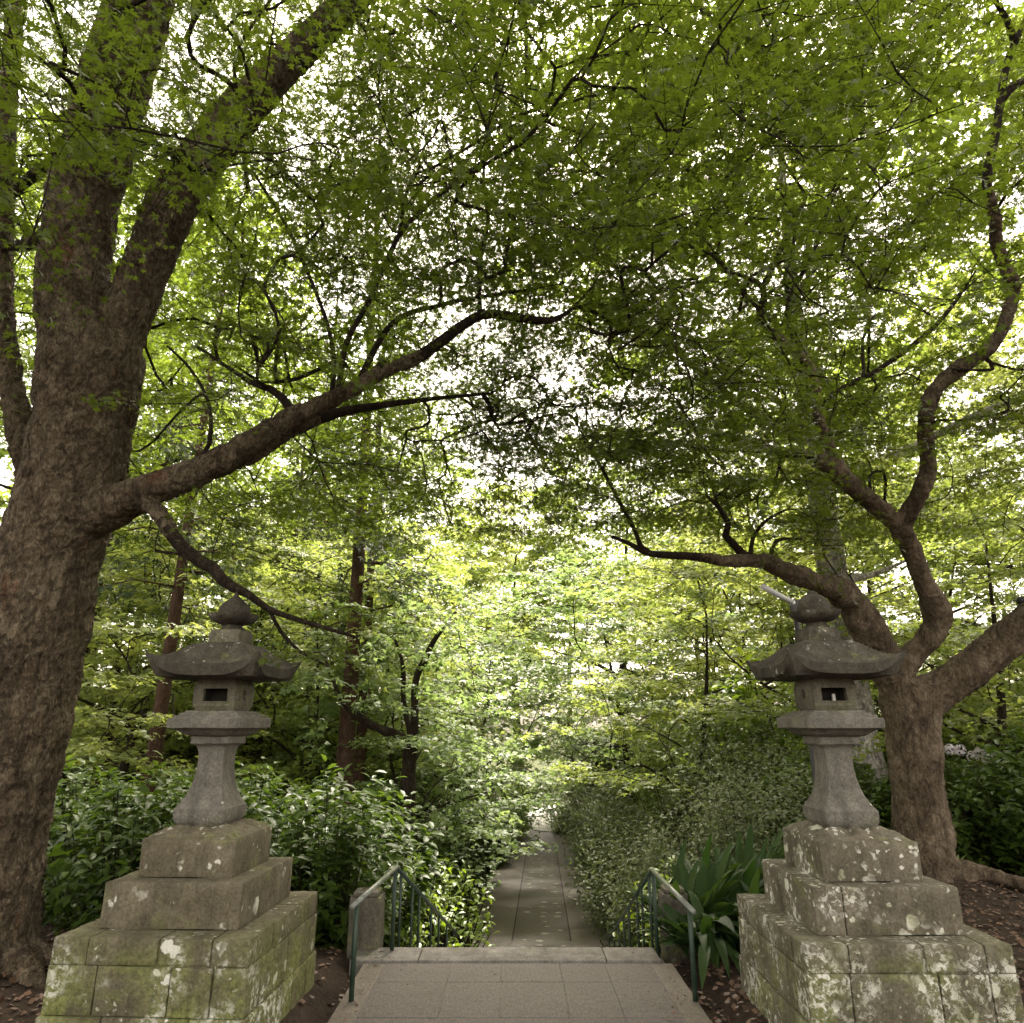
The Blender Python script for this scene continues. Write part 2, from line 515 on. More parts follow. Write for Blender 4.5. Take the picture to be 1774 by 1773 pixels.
def place_leaves(acc, tmpl, c, f, n, s, r):
    """c,f,n (k,3) s,r (k,)"""
    TV, TF = tmpl
    f = unit(f); n = n - f * np.sum(n * f, 1, keepdims=True); n = unit(n)
    sd = np.cross(n, f)
    V = c[:, None, :] + s[:, None, None] * (TV[None, :, 0:1] * f[:, None, :] + TV[None, :, 1:2] * sd[:, None, :] + TV[None, :, 2:3] * n[:, None, :])
    m = len(TV); k = len(c)
    off = (np.arange(k) * m)[:, None, None]
    Fs = []
    base = acc.n
    for tf in TF:
        F = (tf[None] + off).reshape(-1, tf.shape[1])
        acc.F.setdefault(tf.shape[1], []).append(F + base)
        acc.r.setdefault(tf.shape[1], []).append(np.repeat(r, len(tf)))
    acc.V.append(V.reshape(-1, 3)); acc.n += k * m


def sprays(lacc, tacc, centers, dirs, rad, count, leaf, tmpl, g, tilt=.48, droop=.22, twig=True, bias=None):
    """flat layered fans of leaves with hair-thin twigs"""
    for i in range(len(centers)):
        c = centers[i]; d = dirs[i].copy(); d[2] *= .35
        d = d / (np.linalg.norm(d) + 1e-9)
        s = np.cross(d, [0, 0, 1.0]); s /= np.linalg.norm(s) + 1e-9
        Rr = rad * g.uniform(.7, 1.35)
        k = max(4, int(count * g.uniform(.75, 1.25)))
        u = g.beta(1.5, 1.3, k) * 1.55 - .45
        w = .62 * np.sqrt(np.clip(1 - ((u - .25) / .95) ** 2, .02, 1))
        v = g.uniform(-1, 1, k) * w
        zz = -droop * (np.clip(u, 0, 2) ** 2 * .7 + v * v) * Rr + g.normal(0, .07, k) * Rr
        pos = c + (u * Rr)[:, None] * d + (v * Rr)[:, None] * s
        pos[:, 2] += zz
        f = d[None] * (.55 + .2 * g.normal(size=(k, 1))) + s[None] * (v / .6)[:, None] + .35 * g.normal(size=(k, 3))
        f[:, 2] = f[:, 2] * .6 - .18
        n = np.tile([0, 0, 1.0], (k, 1)) + tilt * g.normal(size=(k, 3))
        rb = (g.uniform(0, 1) if bias is None else bias[i])
        r = np.clip(.5 * rb + .5 * g.uniform(0, 1, k), 0, 1)
        place_leaves(lacc, tmpl, pos, f, n, leaf * g.uniform(.55, 1.3, k), r)
        if twig:
            p0 = c - d * Rr * .45; p1 = c + d * Rr * .9 + np.array([0, 0, -droop * Rr * .55])
            tube(tacc, [p0, c, p1], [.0042, .003, .0012], 3, False)
            for sg in (-1, 1):
                for q in (-.15, .25):
                    a = c + d * Rr * q
                    b = a + (s * sg * .5 + d * .3) * Rr * g.uniform(.7, 1.1); b[2] -= droop * Rr * .3
                    tube(tacc, [a, (a + b) / 2 + [0, 0, .02], b], [.0026, .002, .001], 3, False)


def grow(pos, dirs, targets, g, step=.22, wob=.05, rt=.004, power=2.4, upright=0.0):
    """connect every target to the nearest point of the growing skeleton; returns twig tubes"""
    cap = len(pos) + len(targets) * 40
    NP = np.zeros((cap, 3)); ND = np.zeros((cap, 3)); par = np.full(cap, -1, int); acc = np.zeros(cap)
    n = len(pos); NP[:n] = pos; ND[:n] = dirs; n0 = n
    T = np.asarray(targets, float)
    d0 = np.array([np.min(np.linalg.norm(NP[:n] - t, axis=1)) for t in T])
    paths = []; tips = np.zeros((len(T), 3)); td = np.zeros((len(T), 3))
    for ti in np.argsort(d0):
        t = T[ti]
        dv = t - NP[:n]; dist = np.linalg.norm(dv, axis=1)
        cosang = np.sum(dv * ND[:n], 1) / (dist + 1e-6)
        cost = dist * (1.25 - .35 * cosang)
        k = int(np.argmin(cost)); L = dist[k]
        if L < .03: L = .03
        a = NP[k]; dirk = ND[k]
        c1 = a + (dirk * .55 + unit((t - a)[None])[0] * .45) * L * .4
        c1[2] += upright * L
        m = max(2, min(36, int(L / step)))
        idx = [k]; prev = k; pts = [a]
        for q in range(1, m + 1):
            u = q / m
            p = (1 - u) ** 2 * a + 2 * u * (1 - u) * c1 + u * u * t
            if q < m: p = p + g.normal(0, wob * L / m ** .5 * .5, 3)
            NP[n] = p; ND[n] = unit((p - pts[-1])[None])[0]; par[n] = prev
            prev = n; idx.append(n); pts.append(p); n += 1
        paths.append(idx); tips[ti] = t; td[ti] = ND[n - 1]
    acc[:n] = 0
    ischild = np.zeros(n, bool); 
    for i in range(n0, n):
        if par[i] >= 0: ischild[par[i]] = True
    for i in range(n0, n):
        if not ischild[i]: acc[i] = rt ** power
    for i in range(n - 1, n0 - 1, -1):
        if par[i] >= n0: acc[par[i]] += acc[i]
    rad = acc ** (1 / power)
    out = []
    for idx in paths:
        r = [rad[j] for j in idx]
        r[0] = min(r[1] * 1.15, rad[idx[0]]) if idx[0] >= n0 else r[1] * 1.2
        out.append((NP[idx].copy(), np.array(r)))
    return out, tips, td


def dirs_of(p):
    return unit(np.gradient(p, axis=0))


# ------------------------------------------------------------------ light, sky
world = bpy.data.worlds.new('World')
scene.world = world
world.use_nodes = True
wt = world.node_tree
bg = wt.nodes['Background']
sky = wt.nodes.new('ShaderNodeTexSky')
sky.sky_type = 'NISHITA'
sky.sun_disc = False
SUN_EL, SUN_AZ = R(60), R(14)      # azimuth measured from +Y towards +X
sky.sun_elevation = SUN_EL
sky.sun_rotation = SUN_AZ
sky.air_density = 1.0; sky.dust_density = 4.0; sky.ozone_density = 1.0
hs = wt.nodes.new('ShaderNodeHueSaturation')
hs.inputs['Saturation'].default_value = .28      # thin bright cloud
wt.links.new(sky.outputs[0], hs.inputs['Color'])
tint = wt.nodes.new('ShaderNodeMix'); tint.data_type = 'RGBA'; tint.blend_type = 'MULTIPLY'
tint.inputs[0].default_value = 1; tint.inputs[7].default_value = (1, .895, .74, 1)
wt.links.new(hs.outputs[0], tint.inputs[6])
wt.links.new(tint.outputs[2], bg.inputs['Color'])
bg.inputs['Strength'].default_value = .15
sd = bpy.data.lights.new('sun', 'SUN')
sun = bpy.data.objects.new('sun', sd)
COL.objects.link(sun)
sd.energy = 2.0; sd.angle = R(9); sd.color = (1, .93, .8)
to_sun = Vector((math.sin(SUN_AZ) * math.cos(SUN_EL), math.cos(SUN_AZ) * math.cos(SUN_EL), math.sin(SUN_EL)))
sun.rotation_euler = to_sun.to_track_quat('Z', 'Y').to_euler()
scene.view_settings.view_transform = 'Standard'
scene.view_settings.look = 'None'
scene.view_settings.exposure = 2.82
scene.view_settings.gamma = 1
scene.cycles.max_bounces = 10
scene.cycles.diffuse_bounces = 5
scene.cycles.transmission_bounces = 8
scene.cycles.transparent_max_bounces = 8
scene.cycles.use_denoising = True

# ------------------------------------------------------------------ terrain
EDGE_Y, STAIR_END, STAIR_DROP = 6.38, 11.0, 1.70


def path_x(y):
    if y < 6.3: return .03
    if y < 13.6: return .05 + .063 * (y - 6.3)
    if y < 23.5: return .51 + .04 * (y - 13.6)
    return .906 + .04 * (y - 23.5)


def path_z(y):
    if y < EDGE_Y: return 0.0
    if y < STAIR_END: return -STAIR_DROP * (y - EDGE_Y) / (STAIR_END - EDGE_Y)
    if y < 26: return -STAIR_DROP - .045 * (y - STAIR_END)
    return -STAIR_DROP - .045 * 15 - .01 * (y - 26)


def sstep(a, b, x):
    t = min(1, max(0, (x - a) / (b - a)))
    return t * t * (3 - 2 * t)


def ground(x, y):
    pz = path_z(y)
    bank = -.05 * max(0, y - 9.5) - .0 * y
    if y > 30: bank = -.05 * 20.5 - .02 * (y - 30)
    bank = max(bank, -2.6)
    dx = abs(x - path_x(y))
    h = pz + (bank - pz) * sstep(1.35, 4.2, dx)
    if dx < 1.38 and y > 2: h -= .1
    amp = .05 * sstep(1.4, 2.6, dx) + .25 * sstep(12, 40, y) * sstep(2, 8, dx)
    h += amp * (nz(x * .7, y * .7, 3.1) + .4 * nz(x * 2.3, y * 2.3, 1.7))
    # soil heaps a little round the big trunks
    for tx, ty, ta in ((-3.9, 5.65, .14), (4.62, 8.66, .16)):
        h += ta * math.exp(-((x - tx) ** 2 + (y - ty) ** 2) / .7)
    return h


xs = np.concatenate([np.linspace(-140, -12, 22), np.linspace(-11, 11, 111), np.linspace(12, 140, 22)])
ys = np.concatenate([np.linspace(-40, -1, 10), np.linspace(0, 26, 131), np.linspace(27, 260, 40)])
TV = np.array([(x, y, ground(x, y)) for y in ys for x in xs])
nx, ny = len(xs), len(ys)
ii, jj = np.meshgrid(np.arange(nx - 1), np.arange(ny - 1))
q = (jj * nx + ii).ravel()
TF = np.stack([q, q + 1, q + nx + 1, q + nx], -1)
tag(link('ground', mesh_np('ground', TV, [TF]), M['soil']), kind='structure', label='dark brown forest soil')

# pale clearing where the path comes out
acc = Acc()
cl = []
for k in range(24):
    a = k * math.pi / 12
    rr = 1 + .15 * math.sin(3 * a)
    cl.append((1.5 + 2.2 * rr * math.cos(a), 37 + 6.0 * rr * math.sin(a)))
Vc = [(1.5, 37, ground(1.5, 37) + .35)]
for f_ in (.5, 1.0):
    for (x, y) in cl:
        xx, yy = 1.5 + (x - 1.5) * f_, 37 + (y - 37) * f_
        Vc.append((xx, yy, ground(xx, yy) + (.3 if f_ < .9 else .12)))
F3 = np.array([(0, 1 + k, 1 + (k + 1) % 24) for k in range(24)])
F4 = np.array([(1 + k, 25 + k, 25 + (k + 1) % 24, 1 + (k + 1) % 24) for k in range(24)])
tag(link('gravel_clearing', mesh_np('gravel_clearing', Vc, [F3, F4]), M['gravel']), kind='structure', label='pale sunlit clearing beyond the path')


# ------------------------------------------------------------------ box helper with worn edges
def bm_box(bm, x0, x1, y0, y1, z0, z1, bev=.008, seg=2):
    vs = [bm.verts.new((x, y, z)) for z in (z0, z1) for y in (y0, y1) for x in (x0, x1)]
    fs = [(0, 2, 3, 1), (4, 5, 7, 6), (0, 1, 5, 4), (2, 6, 7, 3), (0, 4, 6, 2), (1, 3, 7, 5)]
    nf = [bm.faces.new([vs[i] for i in f]) for f in fs]
    if bev > 0:
        ed = list({e for f in nf for e in f.edges})
        bmesh.ops.bevel(bm, geom=ed, offset=bev, segments=seg, affect='EDGES', profile=.6)


def bm_mesh(bm, name, smooth=True):
    bmesh.ops.recalc_face_normals(bm, faces=bm.faces)
    me = bpy.data.meshes.new(name)
    bm.to_mesh(me); bm.free()
    if smooth:
        me.polygons.foreach_set('use_smooth', np.ones(len(me.polygons), dtype=bool))
        me.update()
        try:
            me.set_sharp_from_angle(angle=R(38))
        except Exception:
            pass
    return me


def worn(bm, amp=.006, sc=7.0, cuts=True, maxlen=.07):
    """subdivide long edges and roughen like old hewn stone"""
    if cuts:
        for _ in range(5):
            ed = [e for e in bm.edges if e.calc_length() > maxlen]
            if not ed: break
            bmesh.ops.subdivide_edges(bm, edges=ed, cuts=1, use_grid_fill=True)
        bmesh.ops.triangulate(bm, faces=[f for f in bm.faces if len(f.verts) > 4])
    bm.normal_update()
    for v in bm.verts:
        c = v.co
        n_ = nz(c.x * sc, c.y * sc, c.z * sc) + .5 * nz(c.x * sc * 3, c.y * sc * 3, c.z * sc * 3) + 1.2 * nz(c.x * 2 + 5, c.y * 2, c.z * 2)
        v.co = c + v.normal * n_ * amp


# ------------------------------------------------------------------ paving, kerb, steps, path
bm = bmesh.new()
X0, X1 = -1.0, 1.02
bm_box(bm, X0 - .12, X1 + .2, -3, 6.05, -.1, -.0035, 0)
tag(link('paving_bed', bm_mesh(bm, 'paving_bed', False), M['joint']), kind='structure')
bm = bmesh.new()
colx = [-.97, -.46, -.08, .36, .70, 1.06]
y = 6.045
ri = 0
while y > -2.5:
    d = .62 if ri else .40
    for i in range(5):
        off = [0, .0, .02, -.02, .0][i]
        bm_box(bm, colx[i] + .0018, colx[i + 1] - .0018, y - d + .0018, y - .0018, -.09, .0 + random.uniform(-.0012, .0012), .0025, 1)
    y -= d; ri += 1
tag(link('pavement', bm_mesh(bm, 'pavement'), M['slab']), kind='structure', label='grey brown slab pavement')
bm = bmesh.new()
yy = 6.045
while yy > -2.5:
    d = random.uniform(.85, 1.3)
    bm_box(bm, -1.13, -.975, yy - d + .003, yy - .002, -.09, -.002, .004, 1)
    bm_box(bm, 1.065, 1.22, yy - d + .003, yy - .002, -.09, -.002, .004, 1)
    yy -= d
tag(link('pavement_border', bm_mesh(bm, 'pavement_border'), M['slab_edge']), kind='structure')
bm = bmesh.new()
for a, b in ((-1.24, -.72), (-.715, .72), (.725, 1.14)):
    bm_box(bm, a, b, 6.052, EDGE_Y, -.16, .018, .012, 2)
tag(link('kerb', bm_mesh(bm, 'kerb'), M['kerb']), kind='structure', label='pale granite kerb at the head of the steps')
bm = bmesh.new()
NS = 12
rise = STAIR_DROP / NS; run = (STAIR_END - EDGE_Y) / (NS - .0)
for k in range(1, NS + 1):
    y0 = EDGE_Y + (k - 1) * run; xc = path_x(y0 + .2)
    bm_box(bm, xc - 1.2, xc + 1.2, y0 + .003, y0 + run + .02, -k * rise - .3, -k * rise + .0, .01, 1)
tag(link('steps', bm_mesh(bm, 'steps'), M['kerb']), kind='structure', label='stone steps going down to the path')


def ribbon(name, offs0, offs1, y0, y1, dz, mat, taper=None):
    V = []; n = 60
    for k in range(n + 1):
        y = y0 + (y1 - y0) * k / n
        a, b = offs0, offs1
        if taper: a, b = taper(y, a, b)
        V.append((path_x(y) + a, y, path_z(y) + dz)); V.append((path_x(y) + b, y, path_z(y) + dz))
    F = np.array([(2 * k, 2 * k + 1, 2 * k + 3, 2 * k + 2) for k in range(n)])
    return tag(link(name, mesh_np(name, V, [F]), mat), kind='structure')


ribbon('path', -1.33, 1.33, STAIR_END - .05, 31, .0, M['path_side'])
def flare(y, a, b):
    k = sstep(13.8, 12.2, y) if y < 13.8 else 0
    k = max(0, min(1, (13.6 - y) / 1.6))
    return a - .7 * k * k, b + .5 * k * k
ribbon('path_centre', -.5, .5, STAIR_END, 27, .004, M['path_mid'], flare)
for sname, sx in (('path_seam', -.5), ('path_seam', .5)):
    ribbon(sname, sx - .012, sx + .012, 13.4, 27, .008, M['dark_hollow'])
acc = Acc()
for k in range(30):
    y = 11.6 + k * .46
    for cxo in (-.27, .03, .33):
        if rng.uniform() < .3: continue
        x = path_x(y) + cxo + rng.normal(0, .03); yy = y + rng.normal(0, .07)
        a = np.arange(9) * 2 * np.pi / 9; rr = rng.uniform(.025, .07)
        V = np.stack([x + rr * 1.3 * np.cos(a) * rng.uniform(.8, 1.1, 9), yy + rr * np.sin(a) * rng.uniform(.8, 1.1, 9), np.full(9, path_z(yy) + .012)], -1)
        V = np.vstack([V, [(x, yy, path_z(yy) + .022)]])
        acc.add(V, np.array([(i, (i + 1) % 9, 9) for i in range(9)]))
tag(link('path_inlay', acc.mesh('path_inlay'), M['inlay']), kind='structure', label='pale stones set in rows in the path')


# ------------------------------------------------------------------ pedestals and lanterns
def pedestal(name, loc, rz, mats, label, mirror):
    root = empty(name, loc, rz)
    tag(root, label, 'pedestal', 'stone lantern pedestals')
    g = random.Random(5 + mirror)
    # base: three courses of blocks round a core
    bm = bmesh.new()
    W, D = 1.15, 1.2
    zc = [-.12, .205, .45, .59]
    ins = [-.012, 0.0, .004]
    cuts = [[-.2, .22], [-.28, .1, .35], [-.3, .05, .33]]
    for ci in range(3):
        z0, z1 = zc[ci] + .002, zc[ci + 1] - .002
        e = ins[ci]
        wx, wy = W / 2 - e, D / 2 - e
        t = .2
        xsb = [-wx] + [c * W + g.uniform(-.04, .04) for c in cuts[ci]] + [wx]
        ysb = [-wy + t] + [c * D * .9 + g.uniform(-.04, .04) for c in cuts[(ci + 1) % 3]] + [wy - t]
        for s in (-1, 1):
            for a, b in zip(xsb, xsb[1:]):
                q = g.uniform(-.004, .004)
                ya, yb = sorted((s * (wy + q), s * (wy - t)))
                bm_box(bm, a + .003, b - .003, ya, yb, z0, z1, .011, 2)
            for a, b in zip(ysb, ysb[1:]):
                q = g.uniform(-.004, .004)
                xa, xb = sorted((s * (wx + q), s * (wx - t)))
                bm_box(bm, xa, xb, a + .003, b - .003, z0, z1, .011, 2)
    bm_box(bm, -W / 2 + .19, W / 2 - .19, -D / 2 + .19, D / 2 - .19, -.1, .586, 0)
    bm_box(bm, -W / 2 + .02, W / 2 - .02, -D / 2 + .02, D / 2 - .02, -.1, .57, 0)
    worn(bm, .0045, 6.0, True, .09)
    link('base', bm_mesh(bm, 'base'), mats[0], root)
    bm = bmesh.new()
    w, d = .845, .86
    xj = -.3
    if mirror:
        bm_box(bm, -w / 2, xj * w - .002, -d / 2, d / 2, .588, .838, .012, 2)
        bm_box(bm, xj * w + .002, w / 2, -d / 2, d / 2, .588, .838, .012, 2)
    else:
        bm_box(bm, -w / 2, w / 2, -d / 2, d / 2, .588, .838, .014, 2)
    worn(bm, .005, 5.0, True, .07)
    link('middle_step', bm_mesh(bm, 'middle_step'), mats[1], root)
    bm = bmesh.new()
    w = .6
    bm_box(bm, -w / 2, w / 2, -w / 2, w / 2, .836, 1.06, .014, 2)
    worn(bm, .005, 5.0, True, .07)
    top = link('upper_step', bm_mesh(bm, 'upper_step'), mats[2], root)
    # carved lotus cushion with scalloped rim
    n = 40
    V = []
    for j in range(n + 1):
        for i in range(n + 1):
            x = -1 + 2 * i / n; y = -1 + 2 * j / n
            m_ = max(abs(x), abs(y))
            ang = math.atan2(y, x)
            pet = .5 + .5 * math.cos(8 * ang)
            h = .062 * (1 - m_ ** 3.2) + (.012 + .008 * mirror) * pet * m_ * (1 - m_) * 4 - .002
            h += .012 * nz(x * 5, y * 5, 2 + mirror)
            e = .287 * (1 + .02 * nz(x * 4, y * 4, 9))
            V.append((x * e, y * e, 1.056 + max(h, -.004)))
    F = np.array([(j * (n + 1) + i, j * (n + 1) + i + 1, (j + 1) * (n + 1) + i + 1, (j + 1) * (n + 1) + i) for j in range(n) for i in range(n)])
    link('lotus_carving', mesh_np('lotus_carving', V, [F]), mats[2], top)
    return root


def sq_loft(profile, seg=8, corner=.12, pw=None):
    """square sections with softened corners lofted along z: profile (z, half width)"""
    V = []; k = 4 * seg
    ring = []
    us = [-.965] + list(np.linspace(-.8, .8, seg - 2)) + [.965]
    for s in range(4):
        for u in us:
            ring.append([(u, -1), (1, u), (-u, 1), (-1, -u)][s])
    for z, h in profile:
        for p in ring:
            V.append((p[0] * h, p[1] * h, z))
    F = []
    for a in range(len(profile) - 1):
        for j in range(k):
            j2 = (j + 1) % k
            F.append((a * k + j, a * k + j2, (a + 1) * k + j2, (a + 1) * k + j))
    n = len(V)
    V.append((0, 0, profile[0][0])); V.append((0, 0, profile[-1][0]))
    T = [((j + 1) % k, j, n) for j in range(k)] + [((len(profile) - 1) * k + j, (len(profile) - 1) * k + (j + 1) % k, n + 1) for j in range(k)]
    return np.array(V), [np.array(F), np.array(T)]


def finish(V, F, name, amp=.004, sc=9, seed=0):
    V = np.array(V, float)
    for i in range(len(V)):
        x, y, z = V[i]
        V[i] += amp * np.array([nz(x * sc + seed, y * sc, z * sc), nz(x * sc, y * sc + seed, z * sc + 7), nz(x * sc + 3, y * sc, z * sc + seed)])
    me = mesh_np(name, V, F)
    try: me.set_sharp_from_angle(angle=R(30))
    except Exception: pass
    return me


def lathe(profile, k=28, lob=0, lamp=0.0):
    V = []
    for z, r in profile:
        for j in range(k):
            a = j * 2 * math.pi / k
            q = r * (1 + lamp * math.cos(lob * a) * (1 if lob else 0))
            V.append((q * math.cos(a), q * math.sin(a), z))
    F = []
    for a in range(len(profile) - 1):
        for j in range(k):
            j2 = (j + 1) % k
            F.append((a * k + j, a * k + j2, (a + 1) * k + j2, (a + 1) * k + j))
    n = len(V); V += [(0, 0, profile[0][0]), (0, 0, profile[-1][0])]
    T = [((j + 1) % k, j, n) for j in range(k)] + [((len(profile) - 1) * k + j, (len(profile) - 1) * k + (j + 1) % k, n + 1) for j in range(k)]
    return np.array(V), [np.array(F), np.array(T)]


def lantern(loc, rz, label, worn_tip, seed, win_side):
    root = empty('stone_lantern', loc, rz)
    tag(root, label, 'lantern', 'stone lanterns flanking the steps')
    z0 = 0.0    # local z 0 = top of pedestal (1.10)
    L = lambda z: z - 1.10
    # shaft with flared foot
    prof = [(1.1, .14), (1.118, .157), (1.138, .168), (1.17, .172), (1.206, .172), (1.21, .166), (1.235, .149), (1.29, .122), (1.34, .106), (1.4, .095), (1.46, .089),
            (1.52, .088), (1.56, .092), (1.585, .1), (1.598, .112), (1.604, .128), (1.61, .133), (1.65, .133), (1.656, .13)]
    V, F = sq_loft([(L(a), b) for a, b in prof])
    link('shaft', finish(V, F, 'shaft', .004, 9, seed), M['stone_lantern'], root)
    prof = [(1.656, .14), (1.664, .165), (1.682, .19), (1.696, .205), (1.704, .232), (1.708, .25), (1.712, .253), (1.768, .253), (1.774, .248), (1.776, .228), (1.79, .224), (1.793, .203), (1.806, .198), (1.809, .178), (1.82, .174)]
    V, F = sq_loft([(L(a), b) for a, b in prof])
    link('platform', finish(V, F, 'platform', .004, 8, seed + 2), M['stone_lantern'], root)
    # fire box: shell with window recess front, round hole side
    bm = bmesh.new()
    h = .142; za, zb = L(1.822), L(2.035)
    ww, wh, wz = .085, .042, L(1.925)
    t = .035

    def bulge(z):
        u = (z - za) / (zb - za)
        return h * (1 + .05 * math.sin(math.pi * u)) - .012 * (abs(2 * u - 1) ** 6)
    # front and back walls with opening
    zl = [za, za + .03, wz - wh - .016, wz - wh, wz + wh, wz + wh + .012, zb]
    for s in (-1, 1):
        xl = [-1, -(ww + .02) / h, -ww / h, ww / h, (ww + .02) / h, 1]
        grid = {}
        for zi, z in enumerate(zl):
            for xi, u in enumerate(xl):
                b = bulge(z)
                x = u * (b if abs(u) == 1 else h)
                fr = (1 <= xi <= 4 and 2 <= zi <= 5)
                y = s * (b - (.012 if fr else 0))
                grid[zi, xi] = bm.verts.new((x, y, z))
        inner = {}
        for zi in (3, 4):
            for xi in (2, 3):
                c = grid[zi, xi].co
                inner[zi, xi] = bm.verts.new((c.x, c.y - s * t, c.z))
        for zi in range(len(zl) - 1):
            for xi in range(len(xl) - 1):
                if zi == 3 and xi == 2: continue
                bm.faces.new([grid[zi, xi], grid[zi, xi + 1], grid[zi + 1, xi + 1], grid[zi + 1, xi]])
        for (a, b) in (((3, 2), (3, 3)), ((3, 3), (4, 3)), ((4, 3), (4, 2)), ((4, 2), (3, 2))):
            bm.faces.new([grid[a], grid[b], inner[b], inner[a]])
    # side walls with a shallow round (moon) recess
    for s in (-1, 1):
        n = 24
        hub = []
        r0, r1 = .038, .034
        rings = []
        for (rr, dep) in ((r0, 0), (r1, .006), (r1 * .98, .03)):
            rings.append([bm.verts.new((s * (h * 1.045 - dep), rr * math.cos(2 * math.pi * k / n) * .8, wz + rr * math.sin(2 * math.pi * k / n))) for k in range(n)])
        for a in range(2):
            for k in range(n):
                bm.faces.new([rings[a][k], rings[a][(k + 1) % n], rings[a + 1][(k + 1) % n], rings[a + 1][k]])
        bm.faces.new(rings[2])
        outer = []
        for k in range(n):
            a = 2 * math.pi * k / n
            cx_, cz_ = math.cos(a), math.sin(a)
            m_ = max(abs(cx_), abs(cz_))
            u, w_ = cx_ / m_, cz_ / m_
            z = za + (zb - za) * (w_ * .5 + .5)
            outer.append(bm.verts.new((s * bulge(z), u * bulge(z), z)))
        mid = []
        for k in range(n):
            c0, c1 = rings[0][k].co, outer[k].co
            p = c0.lerp(c1, .55)
            mid.append(bm.verts.new((s * max(abs(p.x), bulge(p.z)), p.y, p.z)))
        for A, B in ((mid, rings[0]), (outer, mid)):
            for k in range(n):
                bm.faces.new([A[k], A[(k + 1) % n], B[(k + 1) % n], B[k]])
    worn(bm, .002, 9, False)
    link('fire_box', bm_mesh(bm, 'fire_box'), M['stone_box'], root)
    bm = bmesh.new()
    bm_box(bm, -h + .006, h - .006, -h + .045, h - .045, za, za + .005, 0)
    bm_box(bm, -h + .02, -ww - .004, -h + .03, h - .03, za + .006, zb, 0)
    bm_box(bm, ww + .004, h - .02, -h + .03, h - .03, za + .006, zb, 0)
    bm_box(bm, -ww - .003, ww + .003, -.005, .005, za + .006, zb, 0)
    link('hollow', bm_mesh(bm, 'hollow', False), M['dark_hollow'], root)  # near black sheets put in as the dark behind the windows
    if win_side:
        V, F = lathe([(za + .006, .012), (za + .1, .0115), (za + .108, .008)], 12)
        V[:, 0] += .03; V[:, 1] -= .06
        link('candle', mesh_np('candle', V, F), M['candle'], root)
    # roof: upturned corners
    n = 44; half = .372; top = .125
    zt, ze = L(2.283), L(2.112)

    def roof_z(x, y):
        m_ = max(abs(x), abs(y)); c = min(abs(x), abs(y)) / (m_ + 1e-6)
        s = max(0, (m_ - top / half) / (1 - top / half))
        t_ = sstep(.08, .9, s)
        z = zt - (zt - ze) * (.72 * t_ + .28 * s)
        z += .085 * (c ** 4.0) * s ** 2.4
        return z
    V = []
    for j in range(n + 1):
        for i in range(n + 1):
            x = -1 + 2 * i / n; y = -1 + 2 * j / n
            m_ = max(abs(x), abs(y)); c = min(abs(x), abs(y)) / (m_ + 1e-6)
            pull = 1 + (.05 * c ** 5 - .02 * (1 - c)) * m_ ** 3
            V.append((x * half * pull, y * half * pull, roof_z(x, y)))
    F = [(j * (n + 1) + i, j * (n + 1) + i + 1, (j + 1) * (n + 1) + i + 1, (j + 1) * (n + 1) + i) for j in range(n) for i in range(n)]
    rim = [i for i in range(n)] + [j * (n + 1) + n for j in range(n)] + [n * (n + 1) + n - i for i in range(n)] + [(n - j) * (n + 1) for j in range(n)]
    prev = rim
    base = len(V)
    zb_ = L(2.028)
    for lv, fsc in enumerate((.982, .85, .42)):
        cur = []
        for r_ in rim:
            x, y, z = V[r_]
            m_ = max(abs(x), abs(y)); c = min(abs(x), abs(y)) / (m_ + 1e-6)
            if lv == 0: zz = z - (.022 + .046 * (1 - c ** 4))
            elif lv == 1: zz = zb_ + .012 * c * c
            else: zz = zb_
            cur.append(len(V)); V.append((x * fsc, y * fsc, zz))
        K = len(rim)
        for k in range(K):
            F.append((prev[(k + 1) % K], prev[k], cur[k], cur[(k + 1) % K]))
        prev = cur
    cidx = len(V); V.append((0, 0, zb_))
    T = [(prev[(k + 1) % len(rim)], prev[k], cidx) for k in range(len(rim))]
    link('roof', finish(V, [np.array(F), np.array(T)], 'roof', .005, 8, seed + 4), M['stone_roof'], root)
    # square neck block
    V, F = sq_loft([(L(2.272), .1), (L(2.285), .112), (L(2.345), .112), (L(2.36), .104), (L(2.375), .102)], 6)
    link('neck', finish(V, F, 'neck', .006, 10, seed + 6), M['stone_cup'] if not worn_tip else M['stone_box'], root)
    V, F = lathe([(L(2.374), .082), (L(2.386), .086), (L(2.396), .07), (L(2.412), .066), (L(2.42), .084), (L(2.434), .122), (L(2.452), .152), (L(2.474), .17), (L(2.49), .176), (L(2.49), .162), (L(2.472), .1), (L(2.468), .05)], 32, 8, .045)
    link('lotus_cup', finish(V, F, 'lotus_cup', .008, 10, seed + 8), M['stone_cup'], root)
    if worn_tip:
        pr = [(2.465, .085), (2.485, .103), (2.51, .112), (2.54, .108), (2.57, .088), (2.592, .062), (2.612, .038), (2.63, .02), (2.65, .01), (2.662, .004)]
    else:
        pr = [(2.465, .085), (2.485, .1), (2.51, .109), (2.545, .107), (2.575, .095), (2.6, .072), (2.612, .056), (2.618, .036), (2.635, .03), (2.642, .018)]
    V, F = lathe([(L(a), b) for a, b in pr], 28)
    link('finial', finish(V, F, 'finial', .005, 10, seed + 9), M['stone_roof'], root)
    return root


